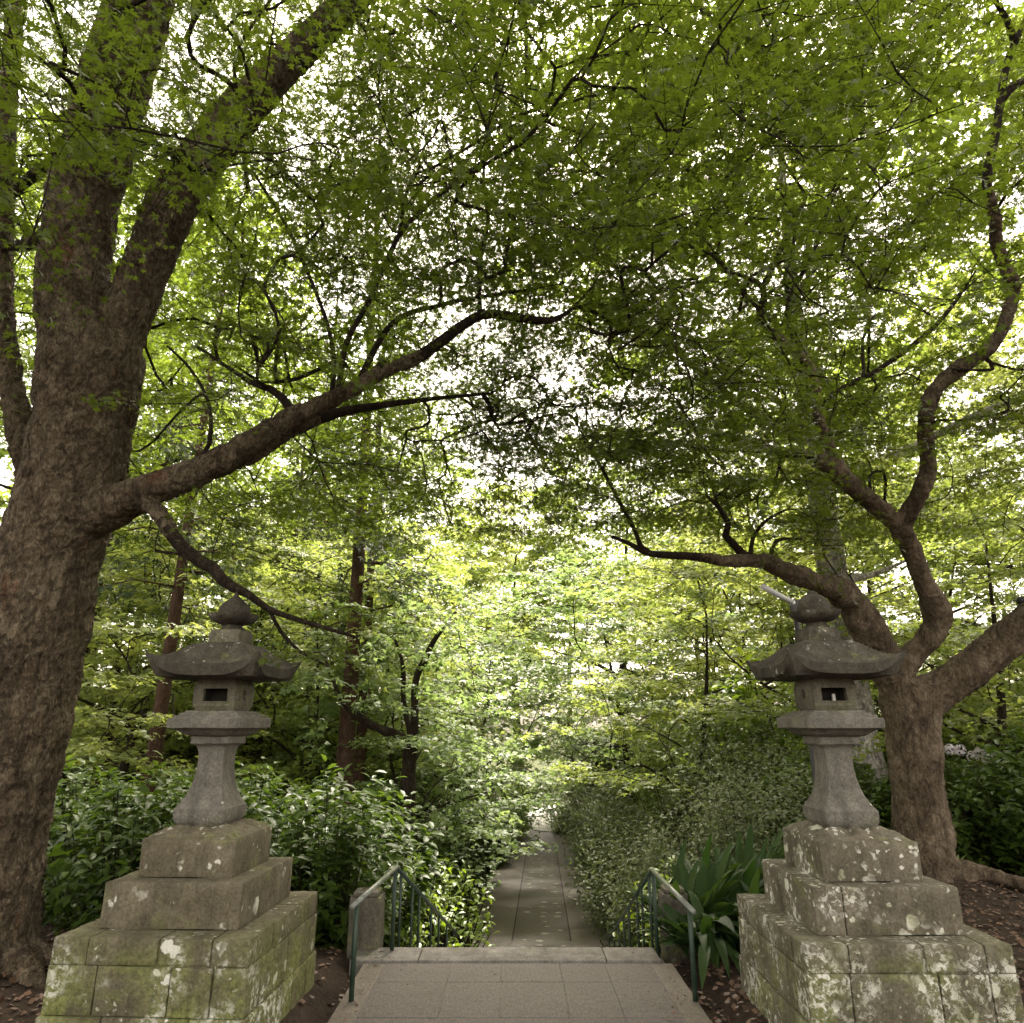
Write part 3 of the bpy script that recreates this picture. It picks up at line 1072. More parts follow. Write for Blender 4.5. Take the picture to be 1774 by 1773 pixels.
PL = (-2.0, 5.03); PR = (2.165, 4.91)
pedestal('stone_pedestal', (PL[0], PL[1], 0), R(-3.0), (M['stone_base_left'], M['stone_step_left'], M['stone_step_left']),
         'stepped stone pedestal green with moss, under the lantern beside the thick flaky trunk', 0)
pedestal('stone_pedestal', (PR[0], PR[1], 0), R(0), (M['stone_base_right'], M['stone_step_right'], M['stone_step_right']),
         'stepped stone pedestal crusted with white lichen, beside the broad strap leaved plant', 1)
lantern((PL[0] - .02, PL[1] + .0, 1.108), R(-4), 'grey stone lantern with pointed finial, in front of the thick flaky trunk', True, 1, False)
lantern((PR[0] - .02, PR[1], 1.108), R(2), 'grey stone lantern with blunt finial, in front of the forked maple', False, 21, True)

# ------------------------------------------------------------------ handrails and concrete posts
def handrail(label, fx, pts_front, apex, lower, side):
    root = empty('handrail', (apex[0], apex[1], 0))
    tag(root, label, 'handrail', 'green handrails at the steps')
    o = np.array([apex[0], apex[1], 0])
    def part(name, rows, rad, mat, k=12, parent=root):
        a = Acc()
        for p in rows:
            tube(a, np.array(p) - o, np.full(len(p), rad), k)
        me = a.mesh(name)
        return link(name, me, mat, parent)
    front, apexv, low = np.array(pts_front), np.array(apex), np.array(lower)
    part('top_rail', [[front, front + (apexv - front) * .5, apexv + (apexv - front) * .02]], .0175, M['worn_rail'])
    part('slope_rail', [[apexv, apexv + (low - apexv) * .5, low]], .0175, M['green_paint'])
    d = (apexv - front) / np.linalg.norm(apexv - front)
    fp = front + d * .1
    part('post', [[(fp[0], fp[1], -.05), (fp[0], fp[1], fp[2] * .5), (fp[0], fp[1], fp[2] - .015)]], .0175, M['green_paint'])
    ap = apexv - d * .03
    part('post', [[(ap[0], ap[1], -.05), (ap[0], ap[1], .3), (ap[0], ap[1], apexv[2] - .02)]], .0165, M['green_paint'])
    for f_ in (.045, .16, .24, .4, .52, .66, .8, .95):
        p = apexv + (low - apexv) * f_
        gz = path_z(p[1]) - .12
        part('baluster', [[(p[0], p[1], gz), (p[0], p[1], (gz + p[2]) / 2), (p[0], p[1], p[2] - .01)]], .012, M['green_paint'], 10)
    return root


def railpt(px, py, Y):
    return P(px, py, Y)


handrail('green metal handrail beside the mossy pedestal and a concrete post', 0, railpt(610, 1571, 5.2), railpt(687, 1503, 6.32), np.array([path_x(11) - 1.06, 11.2, -1.2]), -1)
handrail('green metal handrail half hidden by the broad strap leaves', 0, railpt(1202, 1580, 5.2), railpt(1130, 1507, 6.32), np.array([path_x(11) + 1.02, 11.2, -1.2]), 1)
for loc, w, h, lab in (((-1.2, 6.45), .25, .42, 'square concrete post behind the handrail beside the mossy pedestal'), ((1.4, 6.75), .22, .38, 'square concrete post hidden among the broad strap leaves')):
    bm = bmesh.new()
    bm_box(bm, -w / 2, w / 2, -w / 2, w / 2, -.25, h - .04, .012, 2)
    bm_box(bm, -w / 2 + .02, w / 2 - .02, -w / 2 + .02, w / 2 - .02, h - .038, h, .018, 2)
    worn(bm, .003, 8, True, .07)
    o = link('concrete_post', bm_mesh(bm, 'concrete_post'), M['concrete'])
    o.location = (loc[0], loc[1], 0)
    tag(o, lab, 'post', 'concrete posts at the head of the steps')

# lamp on a thin dark pole behind the right lantern
lp = P(1378, 1060, 5.75)
root = empty('path_lamp', (lp[0], lp[1], 0))
tag(root, 'grey tube lamp on a thin dark pole behind the blunt topped lantern', 'lamp')
a = Acc(); tube(a, [(0, 0, -.1), (0, 0, 1.2), (0, 0, lp[2] + .06)], [.022, .022, .022], 12)
link('pole', a.mesh('pole'), M['black_metal'], root)
bm = bmesh.new(); bm_box(bm, -.035, .035, -.03, .03, lp[2] - .02, lp[2] + .1, .006)
link('bracket', bm_mesh(bm, 'bracket'), M['black_metal'], root)
e0 = P(1376, 1046, 5.75) - [lp[0], lp[1], 0]; e1 = P(1321, 1016, 5.6) - [lp[0], lp[1], 0]
a = Acc(); tube(a, [e0, (e0 + e1) / 2, e1], [.022, .022, .022], 14)
link('lamp_tube', a.mesh('lamp_tube'), M['grey_tube'], root)
a = Acc(); dd = (e0 - e1) / np.linalg.norm(e0 - e1); tube(a, [e0 - dd * .03, e0 + dd * .02], [.027, .027], 14)
link('lamp_cap', a.mesh('lamp_cap'), M['candle'], root)


# ------------------------------------------------------------------ hero trees
def hero_tree(name, label, cat, base, trunk, limbs, barkm, voxel, targets, leafm, spr, seed, extra_thin=(), lobes=LEAF5, minr=.05, roots=()):
    g = np.random.default_rng(seed)
    root = empty(name, base)
    tag(root, label, cat)
    o = np.array(base, float)
    thick = Acc(); thin = Acc(); owners = []
    skel_p, skel_d = [], []
    polys = [('trunk', t) for t in trunk] + [('limb', l) for l in limbs]
    seg_p, seg_r, seg_o = [], [], []
    for oi, (kind, rows) in enumerate(polys):
        p, r = trace(rows) if len(rows[0]) == 4 and not isinstance(rows, tuple) else rows
        p, r = resample(p, r, .08)
        wob = np.array([[nz(q[0] * 3 + oi, q[1] * 3, q[2] * 3), nz(q[0] * 3, q[1] * 3 + 5, q[2] * 3 + oi), 0] for q in p])
        p = p + wob * np.minimum(.12 * r, .02)[:, None]
        kk = np.where(r >= minr)[0]
        last = kk[-1] + 1 if len(kk) else 0
        if last > 2:
            pp, rr = p[:last + 1], r[:last + 1]
            bumpy = np.array([1 + (.14 if kind == 'limb' else .06) * (nz(q[0] * 5, q[1] * 5, q[2] * 5 + oi) + .6 * max(0, nz(q[0] * 9 + 7, q[1] * 9, q[2] * 9 + oi))) for q in pp])
            tube(thick, pp - o, rr * bumpy, 20)
            seg_p.append(pp - o); seg_r.append(rr); seg_o += [oi if last > 6 else 0] * len(pp)
        if last < len(p) - 1:
            s = max(0, last - 2)
            tube(thin, p[s:] - o, np.minimum(r[s:], minr * 1.02), 9)
        if kind == 'limb' or True:
            skel_p.append(p); skel_d.append(dirs_of(p))
    for rows in extra_thin:
        p, r = trace(rows)
        p, r = resample(p, r, .1)
        tube(thin, p - o, r, 7)
        skel_p.append(p); skel_d.append(dirs_of(p))
    for (p, r) in roots:
        p, r = resample(np.array(p, float), np.array(r, float), .08)
        tube(thick, p - o, r, 14)
        seg_p.append(p - o); seg_r.append(r); seg_o += [0] * len(p)
    # fuse the thick wood into one skin, roughen it, then split it back into trunk and limbs
    me = thick.mesh('wood')
    tmp = bpy.data.objects.new('wood', me); COL.objects.link(tmp)
    m1 = tmp.modifiers.new('r', 'REMESH'); m1.mode = 'VOXEL'; m1.voxel_size = voxel
    m2 = tmp.modifiers.new('s', 'SMOOTH'); m2.iterations = 6; m2.factor = .5
    t1 = bpy.data.textures.new('bark_a', 'CLOUDS'); t1.noise_scale = .16; t1.noise_depth = 3
    m3 = tmp.modifiers.new('d', 'DISPLACE'); m3.texture = t1; m3.strength = .04; m3.mid_level = .5
    t2 = bpy.data.textures.new('bark_b', 'VORONOI'); t2.noise_scale = .045; t2.distance_metric = 'DISTANCE'
    m4 = tmp.modifiers.new('d2', 'DISPLACE'); m4.texture = t2; m4.strength = .022; m4.mid_level = .5
    dg = bpy.context.evaluated_depsgraph_get(); dg.update()
    ev = bpy.data.meshes.new_from_object(tmp.evaluated_get(dg))
    bpy.data.objects.remove(tmp)
    nv = len(ev.vertices); V = np.zeros(nv * 3); ev.vertices.foreach_get('co', V); V = V.reshape(-1, 3)
    F = np.zeros(len(ev.polygons) * 4, int)
    assert len(ev.loops) == len(ev.polygons) * 4
    ev.loops.foreach_get('vertex_index', F); F = F.reshape(-1, 4)
    SP = np.concatenate(seg_p); SR = np.concatenate(seg_r); SO = np.array(seg_o)
    C = V[F].mean(1)
    own = np.zeros(len(F), int)
    for a in range(0, len(C), 4000):
        dd = np.linalg.norm(C[a:a + 4000, None, :] - SP[None], axis=2) - SR[None]
        own[a:a + 4000] = SO[np.argmin(dd, 1)]
    ntr = len(trunk)
    own[own < ntr] = 0
    for ow in np.unique(own):
        f = F[own == ow]
        used, inv = np.unique(f, return_inverse=True)
        link('trunk' if ow == 0 else 'limb', mesh_np('wood_part', V[used], [inv.reshape(-1, 4)]), barkm, root)
    # crown
    T = targets(g)
    tw, tips, td = grow(np.concatenate(skel_p), np.concatenate(skel_d), T, g, **spr.get('grow', {}))
    for p, r in tw:
        tube(thin, p - o, r, 5, False)
    leaf = Acc()
    sprays(leaf, thin, tips - o, td, spr['rad'], spr['count'], spr['leaf'], lobes, g, spr.get('tilt', .48), spr.get('droop', .22), True)
    link('branchwork', thin.mesh('branchwork'), M['bark_twig'] if 'twigm' not in spr else spr['twigm'], root)
    link('crown', leaf.mesh('crown', False), leafm, root)
    return root


def clump_filter(pts, sc, thr, seed):
    k = np.array([mnoise.noise(Vector((p[0] * sc + seed, p[1] * sc, p[2] * sc * 1.5))) for p in pts])
    return pts[k > thr]


def clear_of_limbs(pts, limbs, g, dist=.34, keep=.12):
    """drop most sprays that would sit right on the lower side of the big limbs (bare wood there)"""
    L_ = np.concatenate([trace(r_)[0] for r_ in limbs])
    eye = np.array([0, 0, CAMH])
    out = []
    Lu = unit(L_ - eye); Ld = np.linalg.norm(L_ - eye, axis=1)
    for p in pts:
        d = np.linalg.norm(p - eye); u = (p - eye) / d
        near = (np.arccos(np.clip(Lu @ u, -1, 1)) * d < dist) & (d < Ld + .25)
        if near.any() and g.uniform() > keep: continue
        out.append(p)
    return np.array(out)


# ---- thick flaky tree on the left
bl = G(-20, 1700); BL = (bl[0], bl[1], 0.0)
tr_left = [[(-60, 1760, 5.7, 280), (-54, 1700, 5.68, 215), (-40, 1620, 5.66, 185), (-24, 1500, 5.62, 170), (-4, 1400, 5.6, 164), (22, 1300, 5.56, 160), (42, 1200, 5.52, 160), (60, 1100, 5.48, 162), (82, 980, 5.44, 162), (106, 900, 5.4, 158), (134, 800, 5.34, 154), (150, 700, 5.28, 158), (158, 620, 5.22, 160), (152, 560, 5.18, 130)],
           [(132, 640, 5.2, 112), (126, 560, 5.15, 112), (130, 474, 5.08, 112), (145, 338, 4.95, 108), (175, 237, 4.85, 108), (214, 101, 4.7, 106), (245, 0, 4.6, 98), (275, -90, 4.5, 92), (300, -180, 4.4, 80), (330, -300, 4.4, 60)],
           [(178, 660, 5.24, 96), (203, 590, 5.22, 86), (224, 541, 5.2, 82), (248, 474, 5.2, 78), (268, 430, 5.2, 74), (282, 389, 5.18, 80), (310, 338, 5.16, 82), (355, 271, 5.12, 74), (408, 203, 5.1, 70), (462, 145, 5.1, 62), (525, 85, 5.1, 54), (600, 10, 5.1, 50), (690, -80, 5.1, 44), (800, -190, 5.1, 34)]]
limbs_left = [
    [(120, 905, 5.38, 70), (180, 885, 5.3, 86), (215, 868, 5.22, 70), (260, 848, 5.2, 52.8), (330, 825, 5.22, 51), (400, 788, 5.3, 47.5), (450, 758, 5.36, 41.4), (500, 728, 5.42, 37), (560, 700, 5.5, 31.7), (620, 668, 5.56, 27.3), (660, 645, 5.62, 23.8), (720, 622, 5.7, 21.1), (760, 595, 5.75, 19.4), (800, 565, 5.8, 17.6), (835, 546, 5.9, 16.7), (870, 546, 5.95, 15.8), (910, 553, 6, 15), (950, 556, 6.05, 11.4), (985, 540, 6.1, 7.04), (1020, 505, 6.2, 4.4)],
    [(350, 815, 5.3, 31.2), (430, 792, 5.5, 28.1), (500, 748, 5.65, 24.2), (550, 728, 5.8, 20.3), (600, 712, 5.9, 17.2), (680, 700, 6.0, 11.7), (760, 690, 6.2, 7.02), (850, 682, 6.4, 4.68)],
    [(225, 868, 5.22, 40), (265, 880, 5.18, 30), (290, 915, 5.12, 25), (312, 945, 5.1, 23), (345, 972, 5.08, 22), (370, 985, 5.06, 21), (385, 1005, 5.05, 20), (405, 1018, 5.05, 18), (430, 1030, 5.08, 14), (465, 1055, 5.15, 11), (510, 1072, 5.2, 9), (570, 1090, 5.3, 7), (620, 1105, 5.4, 5)],
    [(80, 900, 5.6, 60), (58, 845, 5.65, 50), (46, 790, 5.66, 44), (34, 735, 5.66, 42), (18, 660, 5.66, 38), (8, 560, 5.6, 34), (4, 450, 5.55, 31), (8, 330, 5.5, 29), (13, 200, 5.4, 29), (20, 90, 5.3, 28), (27, 0, 5.2, 26), (40, -120, 5.1, 20)],
    [(120, 395, 5.1, 30), (90, 405, 5.15, 26), (60, 420, 5.2, 22), (25, 427, 5.4, 18), (-20, 420, 5.6, 15), (-80, 390, 5.8, 8)],
    [(130, 270, 5.0, 30), (92, 283, 5.1, 24), (60, 303, 5.15, 20), (30, 328, 5.25, 16), (-10, 360, 5.4, 12), (-60, 380, 5.6, 7)],
]
thin_left = [
    [(510, 722, 5.43, 18), (490, 690, 5.5, 15), (470, 675, 5.5, 13), (440, 665, 5.6, 10), (400, 640, 5.7, 7), (340, 600, 5.8, 5)],
    [(585, 690, 5.5, 12), (600, 596, 5.45, 10), (640, 520, 5.4, 9), (690, 410, 5.3, 9), (720, 375, 5.3, 8), (778, 324, 5.3, 8), (850, 270, 5.3, 7), (908, 221, 5.3, 6), (987, 178, 5.3, 5), (1060, 160, 5.4, 4)],
    [(575, 692, 5.5, 10), (578, 620, 5.6, 8), (560, 540, 5.6, 7), (500, 400, 5.6, 6), (440, 300, 5.5, 5)],
    [(655, 650, 5.6, 20), (660, 636, 5.6, 17), (664, 626, 5.6, 15)],
    [(832, 548, 5.9, 9), (830, 470, 5.8, 8), (845, 380, 5.8, 7), (838, 300, 5.8, 5), (850, 200, 5.8, 4)],
    [(430, 330, 4.8, 8), (412, 180, 4.6, 7), (408, 100, 4.5, 6), (440, 40, 4.4, 5), (500, -40, 4.4, 4)],
    [(340, 300, 5.0, 9), (250, 235, 4.5, 7), (200, 210, 4.3, 5), (120, 190, 4.2, 4)],
    [(615, 672, 5.55, 12), (680, 560, 5.7, 10), (760, 530, 5.8, 8), (830, 515, 5.9, 6), (930, 500, 6.0, 5)],
    [(330, 820, 5.25, 9), (362, 770, 5.3, 8), (362, 700, 5.35, 6), (330, 640, 5.4, 5), (290, 600, 5.5, 4)],
    [(911, 0, 5.2, 7), (912, 130, 5.3, 6), (912, 200, 5.3, 4)],
    [(368, 985, 5.06, 8), (330, 965, 5.2, 6), (270, 955, 5.3, 5)],
    [(466, 1056, 5.15, 7), (490, 1100, 5.25, 6), (520, 1130, 5.3, 5), (560, 1150, 5.4, 3)],
]


def targets_left(g):
    k = 10500
    p = np.stack([g.uniform(-7, 2.6, k), g.uniform(1.6, 9.5, k), g.uniform(3.3, 11, k)], -1)
    # dome of the crown, thicker towards the light, hollow underneath
    e = ((p[:, 0] + 1.9) / 5.2) ** 2 + ((p[:, 1] - 5.4) / 4.4) ** 2 + ((p[:, 2] - 4.4) / 6.6) ** 2
    low = 3.55 + .12 * np.abs(p[:, 1] - 5.5) + .25 * np.maximum(0, -p[:, 0] - 2.5)
    p = p[(e < 1) & (p[:, 2] > low)]
    p = clump_filter(p, .75, -.26, 4.0)
    # nothing right in front of the lens
    p = p[np.linalg.norm(p - np.array([0, 0, 1.75]), axis=1) > 3.6]
    p = clear_of_limbs(p[:2700], limbs_left[:3], g)
    p = clear_of_limbs(p, [[r_ for r_ in t_ if r_[1] > 430] for t_ in tr_left], g, .55, .08)
    # sprays along the low bough and its hanging branch
    q = []
    for px, py, Y in ((560, 1120, 5.5), (520, 1010, 5.5), (600, 1060, 5.7), (470, 1130, 5.5), (430, 900, 5.5), (480, 850, 5.6), (330, 880, 5.4), (280, 980, 5.5), (250, 930, 5.6), (390, 940, 5.3), (540, 880, 5.9), (640, 790, 6.0), (700, 760, 6.2), (590, 790, 5.9), (760, 740, 6.3), (840, 730, 6.5), (690, 830, 6.4), (620, 870, 6.2), (820, 640, 6.2), (900, 620, 6.2), (960, 600, 6.3), (740, 660, 6.0), (1010, 560, 6.3)):
        for _ in range(2):
            q.append(P(px + g.normal(0, 25), py + g.normal(0, 16), Y + g.normal(0, .25)))
    for _ in range(120):
        q.append(P(g.uniform(820, 1150), g.uniform(480, 780), g.uniform(5.8, 8.2)))
    for _ in range(110):
        q.append(P(g.uniform(600, 960), g.uniform(-120, 330), g.uniform(4.2, 6.6)))
    for _ in range(60):
        q.append(P(g.uniform(480, 900), g.uniform(300, 520), g.uniform(5.2, 7.2)))
    for _ in range(330):
        q.append(P(g.uniform(380, 1130), g.uniform(-160, 500), g.uniform(5.2, 8.6)))
    return np.vstack([p, q])


roots_left = []
for a, L_ in ((0.35, .8), (-.5, .9), (-1.2, .8), (1.3, .7), (2.6, .8), (3.6, .8)):
    dx, dy = math.cos(a), math.sin(a)
    rp = []
    for f_, zz in ((.0, .2), (.38, .08), (.62, .0), (.95, -.08)):
        rp.append((BL[0] + .05 + dx * f_ * L_ * 1.05, BL[1] + dy * f_ * L_ * 1.05, zz))
    roots_left.append((rp, [.14, .1, .06, .03]))
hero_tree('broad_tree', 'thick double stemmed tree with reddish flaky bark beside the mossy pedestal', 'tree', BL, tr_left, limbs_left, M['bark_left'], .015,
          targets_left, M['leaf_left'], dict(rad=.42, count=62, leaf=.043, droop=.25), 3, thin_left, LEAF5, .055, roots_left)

# ---- forked maple on the right
br = G(1604, 1535); BR = (br[0], br[1], 0.0)
tr_right = [[(1618, 1570, 8.7, 170), (1608, 1540, 8.67, 120), (1603, 1500, 8.66, 98), (1596, 1420, 8.65, 90), (1588, 1340, 8.62, 84), (1581, 1270, 8.6, 84), (1578, 1215, 8.6, 100), (1575, 1185, 8.6, 92)]]
limbs_right = [
    [(1580, 1235, 8.6, 70), (1558, 1195, 8.55, 68), (1530, 1140, 8.45, 60), (1500, 1085, 8.3, 56), (1475, 1045, 8.2, 54), (1452, 1022, 8.1, 48), (1425, 1012, 8.0, 36), (1390, 1000, 7.9, 32), (1350, 985, 7.8, 32), (1335, 975, 7.75, 32), (1320, 973, 7.7, 26), (1290, 972, 7.6, 22), (1250, 972, 7.5, 18), (1210, 965, 7.4, 15), (1160, 962, 7.3, 13), (1120, 958, 7.2, 11), (1090, 942, 7.1, 8), (1060, 930, 7.0, 6)],
    [(1575, 1215, 8.6, 60), (1556, 1180, 8.5, 50), (1575, 1143, 8.42, 40), (1605, 1112, 8.38, 38), (1621, 1088, 8.34, 42), (1624, 1065, 8.3, 48), (1616, 1043, 8.3, 40), (1603, 1015, 8.2, 33), (1590, 980, 8.1, 32), (1575, 945, 8.0, 33), (1560, 918, 7.9, 36)],
    [(1572, 940, 8.0, 30), (1560, 918, 7.9, 32), (1540, 895, 7.8, 30), (1510, 870, 7.7, 30), (1480, 845, 7.6, 30), (1455, 822, 7.5, 32), (1432, 803, 7.45, 28), (1418, 795, 7.42, 26)],
    [(1495, 858, 7.65, 20), (1470, 830, 7.5, 20), (1448, 795, 7.4, 19), (1430, 755, 7.3, 18), (1417, 715, 7.2, 18), (1413, 680, 7.1, 18), (1407, 645, 7.0, 17), (1385, 612, 6.9, 16), (1363, 598, 6.8, 16), (1335, 575, 6.7, 16), (1317, 556, 6.65, 15), (1322, 525, 6.6, 13), (1320, 497, 6.5, 11), (1285, 478, 6.4, 8), (1245, 462, 6.3, 7), (1245, 407, 6.2, 6), (1225, 390, 6.1, 4)],
    [(1568, 935, 7.95, 32), (1562, 915, 7.9, 32), (1580, 880, 7.8, 30), (1595, 850, 7.7, 28), (1608, 815, 7.6, 28), (1605, 780, 7.5, 26), (1603, 740, 7.35, 26), (1608, 705, 7.2, 26), (1625, 670, 7.1, 27), (1660, 640, 7.0, 28), (1700, 615, 6.9, 23), (1735, 575, 6.8, 23), (1752, 520, 6.7, 21.3), (1758, 495, 6.6, 23), (1740, 460, 6.5, 20.5), (1728, 420, 6.4, 19.7), (1722, 370, 6.2, 18), (1710, 330, 6.1, 16.4), (1712, 290, 6.0, 14.8), (1725, 230, 5.9, 13.9), (1735, 160, 5.8, 13.1), (1745, 110, 5.7, 12.3), (1760, 70, 5.6, 11.5), (1790, 10, 5.5, 9.84), (1830, -80, 5.4, 7.38)],
    [(1585, 1245, 8.6, 80), (1600, 1212, 8.58, 74), (1630, 1195, 8.5, 64), (1665, 1172, 8.4, 60), (1700, 1145, 8.3, 58), (1740, 1110, 8.2, 58), (1790, 1070, 8.0, 56), (1850, 1020, 7.8, 50), (1930, 940, 7.6, 40), (2000, 840, 7.4, 26)],
]
thin_right = [
    [(1320, 972, 7.7, 18), (1288, 962, 7.65, 16), (1270, 942, 7.6, 14), (1257, 929, 7.55, 13), (1262, 907, 7.5, 11), (1248, 883, 7.4, 8), (1225, 860, 7.3, 5)],
    [(1300, 968, 7.65, 9), (1305, 930, 7.6, 7), (1330, 900, 7.5, 5), (1365, 882, 7.4, 3)],
    [(1335, 968, 7.72, 8), (1345, 937, 7.7, 7), (1390, 934, 7.7, 4)],
    [(1125, 957, 7.25, 9), (1109, 945, 7.1, 9), (1100, 920, 7.1, 8), (1070, 864, 7.0, 7), (1026, 781, 6.9, 5), (990, 720, 6.8, 3)],
    [(1320, 500, 6.5, 10), (1352, 434, 6.4, 9), (1383, 367, 6.3, 8), (1395, 343, 6.3, 7), (1379, 312, 6.2, 5), (1340, 250, 6.1, 3)],
    [(1395, 640, 6.95, 8), (1367, 560, 6.9, 9), (1367, 515, 6.9, 8), (1395, 466, 6.8, 8), (1419, 411, 6.7, 7), (1450, 328, 6.6, 6), (1502, 276, 6.5, 5), (1560, 200, 6.4, 3)],
    [(1367, 515, 6.9, 8), (1358, 486, 6.8, 7), (1372, 440, 6.8, 6), (1375, 380, 6.7, 5), (1350, 330, 6.6, 3)],
    [(1420, 700, 7.2, 9), (1460, 672, 7.2, 9), (1509, 648, 7.2, 9), (1568, 608, 7.1, 9), (1616, 569, 7.0, 8), (1648, 533, 6.9, 7), (1663, 513, 6.9, 5), (1690, 470, 6.8, 3)],
    [(1758, 75, 5.6, 12), (1745, 35, 5.5, 10), (1720, -5, 5.4, 8), (1690, -60, 5.3, 5)],
    [(1733, 175, 5.85, 16), (1755, 150, 5.8, 15), (1790, 135, 5.8, 12), (1840, 110, 5.8, 6)],
    [(1758, 492, 6.6, 14), (1785, 478, 6.6, 10), (1830, 440, 6.6, 6)],
    [(1700, 614, 6.9, 8), (1720, 640, 6.9, 6), (1650, 640, 6.9, 4)],
    [(1340, 560, 6.75, 9), (1300, 520, 6.6, 6), (1240, 440, 6.4, 4), (1210, 400, 6.3, 3)],
]


def targets_right(g):
    k = 10500
    p = np.stack([g.uniform(-.2, 9, k), g.uniform(2.6, 12, k), g.uniform(3.4, 12.0, k)], -1)
    e = ((p[:, 0] - 4.0) / 4.4) ** 2 + ((p[:, 1] - 7.2) / 4.3) ** 2 + ((p[:, 2] - 4.6) / 6.2) ** 2
    low = 4.1 + .1 * np.abs(p[:, 1] - 7.5)
    p = p[(e < 1) & (p[:, 2] > low)]
    p = clump_filter(p, .55, -.04, 9.0)
    p = p[np.linalg.norm(p - np.array([0, 0, 1.75]), axis=1) > 4.4]
    p = clear_of_limbs(p[:1750], limbs_right, g, .42, .05)
    p = clear_of_limbs(p, [thin_right[0], thin_right[4], thin_right[5], thin_right[7]], g, .3, .12)
    q = []
    for px, py, Y in ((1160, 880, 7.2), (1120, 820, 7.2), (1200, 820, 7.3), (1230, 760, 7.2), (1180, 720, 7.2), (1260, 850, 7.5), (1300, 800, 7.3), (1330, 860, 7.4), (1380, 850, 7.2), (1340, 740, 7.2), (1290, 700, 7.0), (1400, 890, 7.3), (1450, 900, 7.3), (1480, 950, 7.4), (1430, 930, 7.4), (1250, 660, 7.0), (1200, 640, 7.0), (1350, 660, 6.9), (1490, 760, 7.4), (1520, 700, 7.3), (1060, 760, 6.9), (1040, 880, 7.0), (1690, 740, 7.0), (1730, 690, 6.8), (1660, 560, 6.8), (1640, 720, 7.0), (1560, 820, 7.6), (1710, 820, 7.2)):
        for _ in range(3):
            q.append(P(px + g.normal(0, 28), py + g.normal(0, 18), Y + g.normal(0, .3)))
    return np.vstack([p, q])


roots_right = []
for a, L_, ln in ((.1, .7, 0), (-.7, .8, 0), (-1.6, .7, 0), (-2.6, .7, 0), (2.2, .7, 0), (-.25, 1.6, 1), (-.55, 1.9, 1)):
    dx, dy = math.cos(a), math.sin(a)
    rp = []
    if ln:
        for f_ in np.linspace(.1, 1, 8):
            x, y = BR[0] + dx * f_ * L_ + .08 * math.sin(f_ * 9 + a), BR[1] + dy * f_ * L_ + .06 * math.sin(f_ * 7)
            rp.append((x, y, max(ground(x, y), 0) * .5 + .14 * (1 - f_) + .015))
        rr = list(np.linspace(.1, .025, 8))
    else:
        for f_, zz in ((.0, .42), (.36, .14), (.62, .02), (.95, -.06)):
            rp.append((BR[0] + dx * f_ * L_, BR[1] + dy * f_ * L_, zz))
        rr = [.25, .16, .1, .04]
    roots_right.append((rp, rr))
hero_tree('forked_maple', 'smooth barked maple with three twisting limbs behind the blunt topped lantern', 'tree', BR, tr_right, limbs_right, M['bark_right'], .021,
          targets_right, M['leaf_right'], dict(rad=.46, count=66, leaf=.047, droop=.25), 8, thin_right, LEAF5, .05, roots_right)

# small black spotlight clamped on the right limb
sp_p = P(1770, 1045, 8.05)
root = empty('spotlight', tuple(sp_p)); tag(root, 'small black spotlight clamped on the thick limb of the forked maple', 'lamp')
a = Acc(); tube(a, [(-.03, -.06, .02), (0, 0, .03), (.02, .08, .05)], [.045, .05, .035], 14); link('lamp_body', a.mesh('lamp_body'), M['black_metal'], root)
a = Acc(); tube(a, [(0, 0, .0), (0, 0, -.08), (.0, 0, -.16)], [.012, .012, .016], 8); link('clamp', a.mesh('clamp'), M['black_metal'], root)


